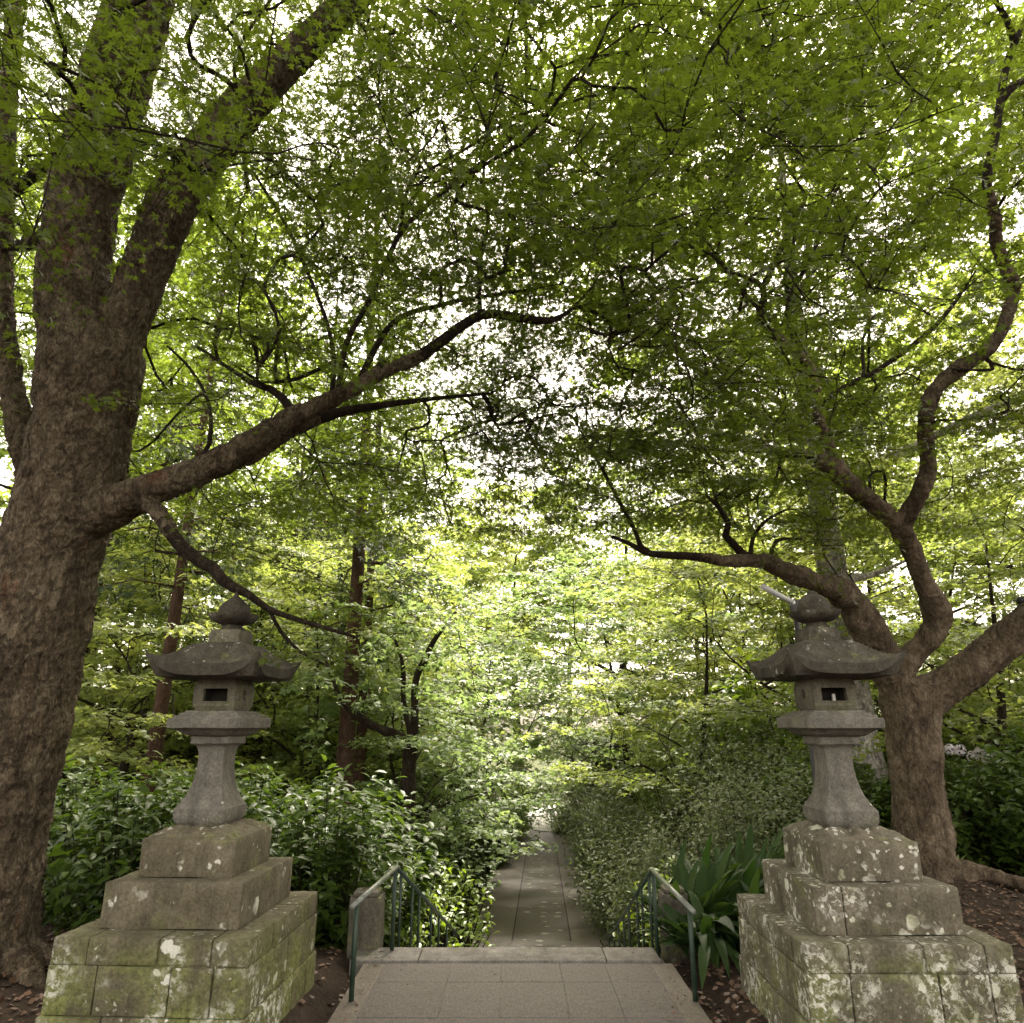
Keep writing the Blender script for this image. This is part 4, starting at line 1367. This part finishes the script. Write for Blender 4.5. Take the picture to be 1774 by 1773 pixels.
# ------------------------------------------------------------------ trees down the slope: a few grown once, then copied
def proto_maple(seed, H, CR, zb, ntar, count, leaf, tmpl, rad=.5, lean=.25, trunk_r=.11, nl=6, tilt=.27, flat=1.0, droop=.11, spread=.85, tier=.62):
    g = np.random.default_rng(seed)
    t = np.linspace(0, 1, 10)
    ax = g.uniform(0, 6.28)
    p = np.stack([lean * t ** 1.5 * math.cos(ax) * H * .3 + .12 * np.sin(5 * t + seed), lean * t ** 1.5 * math.sin(ax) * H * .3 + .12 * np.cos(4 * t + seed) - .12, t * H * .8 - .2], -1)
    r = trunk_r * (1 - .85 * t) * (1 + .7 * np.exp(-t * H * 1.8))
    acc = Acc()
    pr, rr = resample(p, r, .25)
    tube(acc, pr, rr, 9)
    sk, skd = [pr[len(pr) // 4:]], [dirs_of(pr)[len(pr) // 4:]]
    for k in range(nl):
        f_ = g.uniform(.25, .75); i = int(f_ * (len(pr) - 1))
        a = k * 2.4 + g.uniform(-.4, .4)
        L_ = CR * g.uniform(.55, .95) * (1.15 - .5 * f_)
        q = [pr[i]]
        for s in (.3, .65, 1.0):
            q.append(pr[i] + np.array([math.cos(a + g.normal(0, .2)) * L_ * s, math.sin(a + g.normal(0, .2)) * L_ * s, L_ * (.55 * s - .12 * s * s) + g.normal(0, .1)]))
        qp, qr = resample(np.array(q), np.array([rr[i] * .62, rr[i] * .4, rr[i] * .25, .012]), .25)
        tube(acc, qp, qr, 7)
        sk.append(qp); skd.append(dirs_of(qp))
    top = pr[-1]
    T = []
    while len(T) < ntar:
        a = g.uniform(0, 6.28); s = g.uniform(0, 1) ** .5; u = g.uniform(0, 1)
        z = zb + (H - zb) * u
        if tier: z = round(z / tier) * tier + g.normal(0, .05) + .22 * math.sin(a * 2 + round(z / tier))
        rmax = CR * (1 - ((u - .3) / .75) ** 2 * (spread if u > .3 else 1.6)) ** .5 if (1 - ((u - .3) / .75) ** 2 * (spread if u > .3 else 1.6)) > 0 else .1
        c = p[min(9, int(u * 9))]
        q = np.array([c[0] + rmax * s * math.cos(a), c[1] + rmax * s * math.sin(a), z])
        if mnoise.noise(Vector((q[0] * .55 + seed, q[1] * .55, q[2] * 1.1 * flat))) < -.1: continue
        T.append(q)
    tw, tips, td = grow(np.concatenate(sk), np.concatenate(skd), np.array(T), g, step=.3, rt=.006)
    for a_, b_ in tw:
        tube(acc, a_, b_, 4, False)
    lf = Acc()
    sprays(lf, acc, tips, td, rad, count, leaf, tmpl, g, tilt, droop, False)
    return acc.mesh('tree_wood'), lf.mesh('tree_crown', False)


def proto_tall(seed, H, CR, zb, ntar, count, leaf, trunk_r):
    return proto_maple(seed, H, CR, zb, ntar, count, leaf, LEAF3, .75, .12, trunk_r, 9, .5, .8, .25, .8, 0)


def proto_cedar(seed, H, zb, CR, r0):
    g = np.random.default_rng(seed)
    t = np.linspace(0, 1, 14)
    p = np.stack([.08 * np.sin(3 * t + seed), .08 * np.cos(2 * t), t * H - .3], -1)
    acc = Acc(); lf = Acc()
    pr, rr = resample(p, r0 * (1 - .8 * t) * (1 + .5 * np.exp(-t * 25)), .4)
    tube(acc, pr, rr, 12)
    z = zb
    cs, fs, ns, ss = [], [], [], []
    while z < H - .5:
        a = g.uniform(0, 6.28); L_ = CR * (1 - (z - zb) / (H - zb)) ** .7 * g.uniform(.5, 1) + .3
        i = min(len(pr) - 1, int((z + .3) / H * (len(pr) - 1)))
        b = pr[i]; d = np.array([math.cos(a), math.sin(a), 0])
        q = np.array([b, b + d * L_ * .5 + [0, 0, .05], b + d * L_ + [0, 0, -.18 * L_]])
        tube(acc, q, [.035, .022, .008], 5, False)
        for k in range(int(30 * L_)):
            u = g.uniform(.25, 1.05)
            c = b + d * L_ * u + g.normal(0, .2, 3) + [0, 0, -.18 * L_ * u * u - .1]
            cs.append(c); fs.append(d * .6 + g.normal(0, .5, 3) + [0, 0, -.5]); ns.append(g.normal(0, .5, 3) + [0, 0, .6]); ss.append(g.uniform(.14, .3))
        z += g.uniform(.14, .3)
    ndl = (np.array([(0, 0, 0), (.4, -.13, 0), (1, 0, -.15), (.4, .13, 0), (.2, -.1, .02), (.7, -.5, -.05), (.35, -.02, 0), (.2, .1, .02), (.7, .5, -.05), (.35, .02, 0)], float),
           [np.array([(0, 1, 2, 3)]), np.array([(4, 5, 6), (7, 9, 8)])])
    place_leaves(lf, ndl, np.array(cs), np.array(fs), np.array(ns), np.array(ss), g.uniform(0, 1, len(cs)))
    return acc.mesh('cedar_wood'), lf.mesh('cedar_crown', False)


PROTO = {
    'maple_a': proto_maple(31, 6.2, 3.2, 1.6, 300, 46, .085, LEAF3),
    'maple_b': proto_maple(32, 7.5, 3.6, 2.0, 340, 46, .09, LEAF3, lean=.5),
    'maple_c': proto_maple(33, 5.0, 3.0, 1.0, 280, 46, .08, LEAF3, lean=.7, trunk_r=.09),
    'tall_a': proto_tall(41, 17, 5.0, 8.5, 420, 60, .13, .3),
    'tall_b': proto_tall(42, 15.5, 4.6, 7.5, 420, 60, .13, .26),
    'cedar_a': proto_cedar(51, 19, 6.5, 2.2, .21),
    'cedar_b': proto_cedar(52, 16, 5.0, 1.9, .15),
}


def put_tree(proto, name, x, y, scale, rz, leafm, barkm, label, cat='tree', group='maples on the slope', zscale=1.0, dz=0.0):
    w, c = PROTO[proto]
    root = empty(name, (x, y, ground(x, y) + dz), rz)
    root.scale = (scale, scale, scale * zscale)
    tag(root, label, cat, group)
    for nm, me, mt in (('trunk', w, barkm), ('crown', c, leafm)):
        if len(me.materials) == 0: me.materials.append(mt)
        o = bpy.data.objects.new(nm, me); COL.objects.link(o); o.parent = root
        o.material_slots[0].link = 'OBJECT'; o.material_slots[0].material = mt
    return root


BR_, YE_, CO_, TA_ = M['leaf_bright'], M['leaf_yellow'], M['leaf_cool'], M['leaf_tall']
BK, BC, BP = M['bark_twig'], M['bark_cedar'], M['bark_pale']
# (proto, x, y, scale, rot, leaf, label)
slope = [
    ('maple_c', -1.7, 14.4, .9, .4, CO_, 'cool green maple with low fans of leaves leaning over the steps'),
    ('maple_a', -5.6, 15.8, 1.0, 2.0, BR_, 'bright maple behind the pointed lantern'),
    ('maple_b', -8.5, 15.0, 1.0, 1.0, BR_, 'bright maple just beyond the flaky trunk'),
    ('maple_a', -3.2, 18.0, 1.1, 4.2, BR_, 'bright maple behind the thickest red cedar'),
    ('maple_b', -6.8, 19.0, 1.05, 5.0, BR_, 'bright maple between the cedars'),
    ('maple_c', -1.6, 18.5, 1.1, 3.3, CO_, 'low cool maple over the left edge of the path'),
    ('maple_a', 3.4, 14.0, .95, 1.2, BR_, 'bright green maple right of the path behind the small leaved hedge'),
    ('maple_b', 5.8, 13.8, .95, 2.6, YE_, 'yellow green maple behind the pole lamp'),
    ('maple_a', 8.6, 13.2, 1.05, .2, BR_, 'bright maple behind the forked maple'),
    ('maple_c', 11.5, 12.5, 1.2, 2.2, YE_, 'low yellow maple beyond the thick right limb'),
    ('maple_b', 2.9, 19.0, 1.1, .9, CO_, 'cool green maple leaning over the far path'),
    ('maple_a', 6.6, 20.0, 1.2, 5.5, YE_, 'yellow maple deep behind the forked maple'),
    ('maple_b', 11.5, 19.0, 1.15, 4.0, BR_, 'bright maple far right below the canopy'),
    ('maple_c', 2.6, 24.5, 1.0, 1.9, CO_, 'cool maple hanging over the end of the path'),
    ('maple_a', -2.2, 25.0, 1.15, 2.7, BR_, 'bright maple left of the far path end'),
    ('maple_b', -8.0, 27.0, 1.3, .6, YE_, 'yellow maple far behind the cedars'),
    ('maple_a', -13.0, 20.0, 1.3, 3.7, BR_, 'bright maple far left behind the flaky trunk'),
    ('maple_b', 16.5, 22.0, 1.3, 1.5, YE_, 'yellow maple at the far right edge'),
    ('maple_b', 8.5, 29.0, 1.4, 3.1, YE_, 'yellow maple standing far beyond the pole lamp'),
    ('maple_c', -4.3, 14.6, 1.0, 2.4, BR_, 'low bright maple spreading between the red cedars'),
    ('maple_c', -6.6, 12.8, 1.1, 4.9, YE_, 'low yellow green maple behind the laurels and the flaky trunk'),
    ('maple_c', -9.8, 19.5, 1.5, .2, BR_, 'wide bright maple deep in the wood at the left'),
    ('maple_a', -4.6, 22.5, 1.35, 3.3, YE_, 'broad yellow green maple behind the middle cedars'),
    ('maple_c', -13.5, 26.0, 1.8, 1.2, YE_, 'wide yellow green maple at the far left edge of the wood'),
    ('maple_c', -7.5, 31.0, 1.9, 2.6, BR_, 'wide low maple far behind the red cedars'),
    ('maple_c', 10.0, 23.5, 1.7, 5.2, BR_, 'wide low maple far behind the forked maple'),
    ('maple_c', 13.8, 16.5, 1.4, 3.9, BR_, 'wide low maple at the right edge of the wood'),
    ('maple_c', 17.5, 28.0, 2.0, .9, YE_, 'widest low maple in the far right corner of the wood'),
    ('maple_c', 5.2, 30.5, 1.7, 2.2, YE_, 'wide low maple just right of the pale clearing'),
    ('maple_c', -2.6, 31.5, 1.6, 4.3, BR_, 'wide low maple just left of the pale clearing'),
    ('maple_a', -5.0, 35.0, 1.5, 2.1, BR_, 'bright maple at the far left of the pale clearing'),
    ('maple_b', 8.0, 39.0, 1.5, 4.4, BR_, 'bright maple at the far right of the pale clearing'),
]
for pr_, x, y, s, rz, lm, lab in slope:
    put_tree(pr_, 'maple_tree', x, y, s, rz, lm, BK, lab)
tall = [
    ('tall_b', -9.5, 15.5, 1.0, .5, TA_, 'tall leafy tree rising behind the flaky trunk'),
    ('tall_a', -6.0, 30.0, 1.0, 2.0, TA_, 'tall leafy tree above the red cedars'),
    ('tall_b', .2, 35.0, 1.05, 3.0, YE_, 'tall pale green tree closing the end of the path'),
    ('tall_a', 11.5, 25.5, 1.0, 4.0, TA_, 'tall leafy tree behind the pale straight trunk'),
    ('tall_b', 15.5, 18.5, 1.0, 5.0, YE_, 'tall yellow green tree at the right behind the twisting limbs'),
    ('tall_b', 5.0, 33.0, 1.1, 1.2, TA_, 'tall leafy tree right of the path end'),
    ('tall_a', -12.5, 27.0, 1.1, 2.5, TA_, 'tall leafy tree at the far left'),
    ('tall_a', 15.5, 30.0, 1.1, .7, TA_, 'tall leafy tree at the far right'),
    ('tall_b', -2.5, 44.0, 1.0, 4.0, BR_, 'tall tree far beyond the clearing'),
    ('tall_a', 4.0, 52.0, 1.0, 1.0, TA_, 'tallest tree far beyond the clearing'),
    ('tall_b', 12.0, 46.0, 1.1, 2.0, BR_, 'tall bright tree far right beyond the clearing'),
    ('tall_a', -14.0, 46.0, 1.1, 5.0, BR_, 'tall bright tree far left beyond the cedars'),
]
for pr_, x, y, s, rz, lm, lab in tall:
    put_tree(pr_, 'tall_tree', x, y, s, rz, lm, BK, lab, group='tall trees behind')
p_pale = P(1436, 1100, 12.0)
put_tree('tall_a', 'pale_tree', p_pale[0], 12.0, 1.12, 1.0, TA_, BP, 'straight pale trunked tree rising behind the forked maple', group='tall trees behind')
ced = [('cedar_a', 590, 1330, 12.6, .78, 0, 'thickest red barked cedar between the steps and the pointed lantern'),
       ('cedar_b', 624, 1330, 14.2, .82, 1, 'slim red cedar just right of the thickest one'),
       ('cedar_a', 270, 1330, 11.6, .62, 2, 'red cedar left of the pointed lantern'),
       ('cedar_b', 207, 1330, 19.0, 1.0, 3, 'slim cedar between the flaky trunk and the pointed lantern'),
       ('cedar_b', 472, 1330, 18.0, .7, 4, 'slender cedar just right of the pointed lantern'),
       ('cedar_b', 518, 1330, 19.5, 1.0, 5, 'cedar between the pointed lantern and the thickest cedar'),
       ('cedar_a', 130, 1330, 23.0, 1.0, 2.2, 'distant cedar beside the edge of the flaky trunk')]
for pr_, px, py, Y, s, rz, lab in ced:
    x = P(px, py, Y)[0]
    put_tree(pr_, 'cedar_tree', x, Y, s, rz, M['leaf_needle'], BC, lab, group='red barked cedars')

# twisted small maple left of the steps, drawn after the photo
tw_b = P(708, 1420, 12.5); TWB = (tw_b[0], 12.5, ground(tw_b[0], 12.5))
tr_t = [[(706, 1480, 12.5, 34), (707, 1400, 12.5, 26), (708, 1330, 12.5, 24), (712, 1290, 12.5, 26)]]
lb_t = [[(712, 1300, 12.5, 22), (700, 1283, 12.45, 18), (685, 1272, 12.4, 16), (655, 1262, 12.3, 15), (625, 1245, 12.2, 14), (600, 1222, 12.1, 12), (585, 1200, 12.1, 9), (572, 1165, 12, 7), (560, 1135, 12, 5)],
        [(714, 1300, 12.5, 20), (718, 1240, 12.5, 14), (720, 1180, 12.5, 12), (735, 1145, 12.4, 12), (752, 1110, 12.3, 9), (775, 1080, 12.2, 6), (790, 1060, 12.2, 4)],
        [(716, 1290, 12.5, 12), (700, 1220, 12.6, 9), (697, 1150, 12.6, 7), (685, 1110, 12.6, 5)]]


def targets_twist(g):
    q = []
    for px, py in ((560, 1120), (600, 1150), (640, 1130), (690, 1090), (740, 1060), (790, 1050), (800, 1120), (760, 1150), (830, 1200), (660, 1190), (590, 1260), (540, 1200), (720, 1020), (650, 1060), (780, 1240), (820, 1290), (850, 1330), (780, 1330), (740, 1420), (800, 1400)):
        for _ in range(5):
            q.append(P(px + g.normal(0, 28), py + g.normal(0, 22), 12.3 + g.normal(0, .8)))
    return np.array(q)


hero_tree('twisted_maple', 'small dark maple with one twisting sideways limb, left of the steps', 'tree', TWB, tr_t, lb_t, M['bark_twig'], .03,
          targets_twist, M['leaf_cool'], dict(rad=.5, count=40, leaf=.085, droop=.2), 14, (), LEAF3, .07)


# ------------------------------------------------------------------ shrubs
def proto_shrub(seed, Rr, H, nstem, nleaf, leaf, tmpl, up=.25, whorl=True, bare=1.0):
    g = np.random.default_rng(seed)
    wood = Acc(); lf = Acc()
    tips = []
    for k in range(nstem):
        a = g.uniform(0, 6.28); u = g.uniform(.05, 1) ** .6; e = g.uniform(.15, 1)
        tip = np.array([Rr * u * math.cos(a) * (.55 + .45 * math.sin(e * 2.6)), Rr * u * math.sin(a) * (.55 + .45 * math.sin(e * 2.6)), H * (e * (1 - .22 * u * u)) + g.normal(0, .05)])
        b = np.array([tip[0] * .2, tip[1] * .2, -.15])
        m_ = (b + tip) / 2 + np.array([tip[0] * .12, tip[1] * .12, .0])
        if g.uniform() < bare: tube(wood, [b, m_, tip], [.011 * bare ** .3, .007 * bare ** .3, .003], 5, False)
        tips.append((tip, unit((tip - m_)[None])[0]))
    C, Fw, Nn, S, Rn = [], [], [], [], []
    per = max(3, nleaf // nstem)
    for tip, d in tips:
        rb = g.uniform(0, 1)
        for k in range(per):
            a = k * 2.399 + g.uniform(-.3, .3)
            back = g.uniform(0, 1) ** 1.6 * .75 if whorl else g.uniform(-.05, .8)
            o = tip - d * back * .6 + g.normal(0, .03 if whorl else .07, 3)
            out = np.array([math.cos(a), math.sin(a), 0])
            out = out - d * np.dot(out, d)
            f = out + d * g.uniform(.1, .9) + np.array([0, 0, g.uniform(-.35, up)])
            C.append(o); Fw.append(f); Nn.append(np.array([0, 0, 1]) * .8 + d * .4 + g.normal(0, .3, 3)); S.append(leaf * g.uniform(.65, 1.2)); Rn.append(.55 * rb + .45 * g.uniform(0, 1))
    place_leaves(lf, tmpl, np.array(C), np.array(Fw), np.array(Nn), np.array(S), np.array(Rn))
    return wood.mesh('shrub_wood'), lf.mesh('shrub_leaf', False)


SH = {
    'laurel_a': proto_shrub(61, .85, 1.4, 190, 3400, .13, LAUREL, .0, True, .5),
    'laurel_b': proto_shrub(62, .85, 1.25, 190, 3400, .112, LAUREL, .0, True, .5),
    'fresh': proto_shrub(63, .7, 1.0, 150, 1500, .085, LAUREL, .35),
    'small': proto_shrub(64, .9, 1.5, 420, 8000, .062, LAUREL, .3, False, .12),
}


def put_shrub(proto, name, x, y, s, rz, mat, label, group, zs=1.0, dz=0.0):
    w, c = SH[proto]
    root = empty(name, (x, y, ground(x, y) + dz), rz)
    root.scale = (s, s, s * zs)
    tag(root, label, 'shrub', group)
    for nm, me, mt in (('stem_cluster', w, M['bark_twig']), ('foliage', c, mat)):
        if len(me.materials) == 0: me.materials.append(mt)
        o = bpy.data.objects.new(nm, me); COL.objects.link(o); o.parent = root
        o.material_slots[0].link = 'OBJECT'; o.material_slots[0].material = mt
    return root


LS, LF, LM = M['leaf_shrub'], M['leaf_fresh_lit'], M['leaf_small']
ls = 'broad leaved laurel shrubs'
for row in [
    ('laurel_a', -3.15, 6.5, .95, .3, LS, 'dark laurel right beside the foot of the flaky trunk'),
    ('laurel_b', -3.9, 7.4, 1.1, 1.3, LS, 'dark laurel tucked behind the flaky trunk'),
    ('laurel_a', -2.75, 7.5, 1.1, 2.2, LS, 'dark laurel directly behind the mossy pedestal'),
    ('laurel_b', -4.9, 8.2, 1.2, .2, LS, 'dark laurel in the second row behind the flaky trunk'),
    ('laurel_a', -1.75, 7.2, 1.05, 3.9, LS, 'glossy laurel between the mossy pedestal and the concrete post'),
    ('laurel_b', -3.5, 9.0, 1.15, 5.0, LS, 'dark laurel in the second row behind the mossy pedestal'),
    ('laurel_a', -1.95, 8.6, 1.3, 1.1, LS, 'tall glossy laurel behind the concrete post'),
    ('laurel_b', -2.9, 10.2, 1.2, 2.8, LS, 'dark laurel in the third row behind the pointed lantern'),
    ('laurel_a', -2.0, 10.2, 1.2, 4.6, LS, 'dark laurel low beside the steps'),
    ('laurel_b', -1.6, 12.0, 1.0, .9, LS, 'dark laurel at the left foot of the steps'),
    ('laurel_a', -1.5, 14.2, 1.0, 3.6, LS, 'dark laurel on the left verge of the path'),
    ('laurel_b', -1.3, 16.6, 1.0, 2.6, LS, 'dark laurel further along the left verge'),
    ('laurel_a', -1.1, 19.4, 1.1, .6, LS, 'dark laurel near the far end of the left verge'),
    ('laurel_b', -.7, 22.4, 1.1, 1.6, LS, 'last dark laurel of the left verge'),
    ('laurel_a', 3.9, 9.5, 1.0, 2.9, LS, 'dark laurel between the blunt topped lantern and the forked maple'),
    ('laurel_b', 5.6, 9.9, 1.1, 1.9, LS, 'dark laurel right of the forked maple'),
    ('laurel_a', 6.5, 9.5, 1.15, 4.9, LS, 'dark laurel beyond the bare soil at the right edge'),
    ('laurel_b', 6.0, 11.2, 1.25, 3.0, LS, 'dark laurel in the second row right of the forked maple'),
    ('laurel_a', 7.7, 10.6, 1.3, 5.6, LS, 'tall dark laurel at the far right edge'),
    ('laurel_b', 4.7, 11.2, 1.15, .1, LS, 'dark laurel in the second row behind the forked maple'),
]:
    pr_, x, y, s, rz, mt, lab = row
    put_shrub(pr_, 'laurel_shrub', x, y, s, rz, mt, lab, ls)
for row in [
    ('fresh', -1.6, 8.7, 1.0, .6, 'fresh yellow green shrub behind the left handrail, nearest the kerb'),
    ('fresh', -1.5, 10.0, 1.4, 2.6, 'fresh yellow green shrub spilling over the left side of the steps'),
    ('fresh', -1.15, 11.6, 1.5, 4.1, 'fresh yellow green shrub at the bottom of the left handrail'),
    ('fresh', 1.95, 8.2, .9, 1.4, 'fresh green shrub behind the right handrail'),
    ('fresh', 2.05, 9.6, 1.2, 3.0, 'fresh green shrub beside the right side of the steps'),
]:
    pr_, x, y, s, rz, lab = row
    put_shrub(pr_, 'fresh_shrub', x, y, s, rz, LF, lab, 'fresh shrubs beside the handrails')
for row in [
    ('small', 2.3, 10.6, 1.25, .4, 'small leaved shrub beside the right handrail'),
    ('small', 3.1, 8.9, 1.15, 1.5, 'small leaved shrub behind the broad strap leaves'),
    ('small', 3.5, 10.4, 1.35, 2.4, 'small leaved shrub in the second row behind the blunt topped lantern'),
    ('small', 2.25, 12.6, 1.4, 3.5, 'small leaved shrub at the right foot of the steps'),
    ('small', 2.3, 14.8, 1.5, 4.4, 'small leaved shrub on the right verge of the path'),
    ('small', 2.5, 17.2, 1.5, 5.2, 'small leaved shrub further along the right verge'),
    ('small', 2.6, 20, 1.5, .8, 'small leaved shrub near the far end of the right verge'),
    ('small', 2.7, 23, 1.5, 2.1, 'last small leaved shrub of the right verge'),
    ('small', 4.0, 12.4, 1.6, 1.8, 'small leaved shrub in the third row behind the blunt topped lantern'),
]:
    pr_, x, y, s, rz, lab = row
    put_shrub(pr_, 'hedge_shrub', x, y, s, rz, LM, lab, 'small leaved shrubs right of the path')


g = np.random.default_rng(66)
und = []
while len(und) < 95:
    y = 11.5 + 24 * g.uniform() ** 1.2
    x = g.uniform(-.62, .66) * y + .5
    if abs(x - path_x(y)) < (2.6 if y < 27 else .9): continue
    if x < -1.5 and y < 16.5: continue
    if any((x - a_) ** 2 + (y - b_) ** 2 < (.8 + .02 * y) ** 2 for a_, b_ in und): continue
    und.append((x, y))
for k, (x, y) in enumerate(und):
    pr_ = ['laurel_b', 'fresh', 'small', 'fresh', 'laurel_a'][k % 5]
    mt = [LS, LF, LM, CO_, BR_][int(g.integers(0, 5))]
    put_shrub(pr_, 'undergrowth_bush', x, y, g.uniform(1.4, 2.1), g.uniform(0, 6.28), mt, 'leafy bush in the undergrowth among the trees down the slope', 'undergrowth bushes down the slope', g.uniform(.9, 1.3))

# ------------------------------------------------------------------ strap-leaved plant and grasses
def strap_leaf(acc, base, d, L_, w, lift, sag, g, r):
    d = np.array(d, float); d[2] = 0; d /= np.linalg.norm(d) + 1e-9
    s = np.array([-d[1], d[0], 0]); n = 9
    rows = []
    tw = g.uniform(-.5, .5)
    for k in range(n):
        u = k / (n - 1)
        reach = L_ * (u * math.cos(lift) + .25 * sag * u * u)
        z = L_ * (u * math.sin(lift) - sag * u * u * .75)
        ww = w * (.16 + .84 * math.sin(math.pi * min(1, max(0, (u - .12) / .9)) ** .8) if u > .12 else .16)
        if k == n - 1: ww = w * .03
        c = np.array(base) + d * reach + np.array([0, 0, z])
        ss = s * math.cos(tw * u) + np.array([0, 0, 1]) * math.sin(tw * u)
        up = np.array([0, 0, .18 * ww])
        rows += [c - ss * ww / 2 + up, c, c + ss * ww / 2 + up]
    F = []
    for k in range(n - 1):
        a = 3 * k
        F += [(a, a + 1, a + 4, a + 3), (a + 1, a + 2, a + 5, a + 4)]
    acc.add(rows, np.array(F), r)


def strap_plant(name, label, cat, loc, nl, L0, w0, spread, mat, seed, front=0, group=None):
    g = np.random.default_rng(seed)
    root = empty(name, loc); tag(root, label, cat, group)
    a = Acc()
    for k in range(nl):
        an = g.uniform(0, 6.28)
        b = np.array([np.clip(g.normal(), -1.3, 1.6) * spread[0], np.clip(g.normal(), -1.6, 1.6) * spread[1], -.03])
        d = np.array([math.cos(an) + b[0] * .8, math.sin(an) + b[1] * .8, 0])
        strap_leaf(a, b, d, L0 * g.uniform(.7, 1.15) * (1 if d[0] > -.1 else .66), w0 * g.uniform(.75, 1.2), g.uniform(.5, 1.35), g.uniform(.15, .75), g, g.uniform(0, 1))
    for k in range(front):
        an = g.uniform(4.3, 5.5)
        b = np.array([np.clip(g.normal(), -1, 1.6) * spread[0] * .8, g.normal(-.2, .1), .1])
        strap_leaf(a, b, (math.cos(an), math.sin(an), 0), L0 * g.uniform(.65, .9), w0 * g.uniform(.8, 1.2), g.uniform(.5, .9), g.uniform(.75, 1.15), g, g.uniform(.3, 1))
    link('foliage', a.mesh('foliage'), mat, root)
    return root


strap_plant('cast_iron_plant', 'big clump of broad dark strap leaves between the right handrail and lichen crusted pedestal', 'plant', (1.92, 6.78, 0.0), 400, .88, .1, (.4, .3), M['leaf_strap'], 71, 34, 'clumps of broad strap leaves')
strap_plant('cast_iron_plant', 'smaller clump of strap leaves drooping over the right end of the kerb', 'plant', (1.6, 6.4, 0.0), 46, .55, .085, (.13, .12), M['leaf_strap'], 72, 10, 'clumps of broad strap leaves')
strap_plant('cast_iron_plant', 'tall clump of strap leaves tucked against the back of the lichen crusted pedestal', 'plant', (2.3, 7.35, 0.0), 190, 1.0, .105, (.34, .26), M['leaf_strap'], 73, 0, 'clumps of broad strap leaves')
for k, (px, py, lab) in enumerate(((1652, 1535, 'short tuft of blades at the foot of the forked maple'), (1692, 1490, 'tuft of thin blades under the laurels right of the forked maple'), (1745, 1495, 'tuft of thin blades at the right edge of the bare soil'))):
    b = G(px, py)
    strap_plant('grass_tuft', lab, 'grass tuft', (b[0], b[1], ground(b[0], b[1])), 26, .34, .022, (.07, .07), M['leaf_fresh_lit'] if k == 0 else M['leaf_strap'], 80 + k, 0, 'tufts on the bare soil')

# pale flower heads seen past the right trunk
fl = P(1655, 1308, 11.0)
root = empty('flowering_shrub', (fl[0], 11.0, ground(fl[0], 11.0)))
tag(root, 'shrub with pale lilac flower heads glimpsed right of the forked maple', 'shrub')
g = np.random.default_rng(90)
a = Acc(); st = Acc()
hz = fl[2] - ground(fl[0], 11.0)
cs = []
for k in range(9):
    c = np.array([g.normal(0, .28), g.normal(0, .15), hz + g.normal(0, .09)])
    tube(st, [(c[0] * .3, c[1] * .3, -.1), (c[0] * .7, c[1] * .7, hz * .5), c], [.012, .009, .005], 5, False)
    n_ = 60
    dv = unit(g.normal(size=(n_, 3)))
    cs.append((c + dv * .085, dv))
for c, dv in cs:
    a = Acc()
    place_leaves(a, LEAF1, c, np.cross(dv, g.normal(size=dv.shape)), dv, np.full(len(c), .045), g.uniform(0, 1, len(c)))
    link('flower_head', a.mesh('flower_head', False), M['flower'], root)
link('stem_cluster', st.mesh('stem_cluster'), M['bark_twig'], root)

# ------------------------------------------------------------------ fallen leaves
a = Acc()
k = 26000
g = np.random.default_rng(95)
X = g.uniform(-5.5, 8.0, k); Y = g.uniform(3.9, 10.5, k)
ok = np.array([abs(x - path_x(y)) > 1.22 for x, y in zip(X, Y)])
for cx_, cy_ in (PL, PR):
    ok &= ~((np.abs(X - cx_) < .6) & (np.abs(Y - cy_) < .63))
X, Y = X[ok], Y[ok]
dens = np.array([mnoise.noise(Vector((x * 1.3, y * 1.3, 4))) for x, y in zip(X, Y)])
kk = dens > -.4
X, Y = X[kk], Y[kk]
C = np.array([(x, y, ground(x, y) + .012) for x, y in zip(X, Y)])
n_ = len(C)
f = g.normal(size=(n_, 3)); f[:, 2] *= .25
nn = np.tile([0, 0, 1.0], (n_, 1)) + .35 * g.normal(size=(n_, 3))
place_leaves(a, LEAF1, C, f, nn, g.uniform(.025, .065, n_), g.uniform(0, 1, n_))
tag(link('leaf_litter', a.mesh('leaf_litter', False), M['litter']), kind='stuff', label='dry brown leaves scattered on the soil', cat='fallen leaves')
a = Acc()
k = 420
X = np.concatenate([g.uniform(-1.1, 1.2, k // 3), -1.1 + np.abs(g.normal(0, .16, k // 3)), 1.18 - np.abs(g.normal(0, .16, k // 3))]); Y = g.uniform(3.9, 6.3, len(X))
Z = np.where(Y > 6.05, .024, .008)
n_ = len(X)
f = g.normal(size=(n_, 3)); f[:, 2] *= .1
nn = np.tile([0, 0, 1.0], (n_, 1)) + .2 * g.normal(size=(n_, 3))
place_leaves(a, LEAF1, np.stack([X, Y, Z], -1), f, nn, g.uniform(.008, .03, n_), g.uniform(0, 1, n_))
tag(link('leaf_scraps', a.mesh('leaf_scraps', False), M['litter']), kind='stuff', label='scraps of dry leaf on the paving', cat='fallen leaves')
print('scene built', sum(len(o.data.polygons) for o in scene.objects if o.type == 'MESH'))
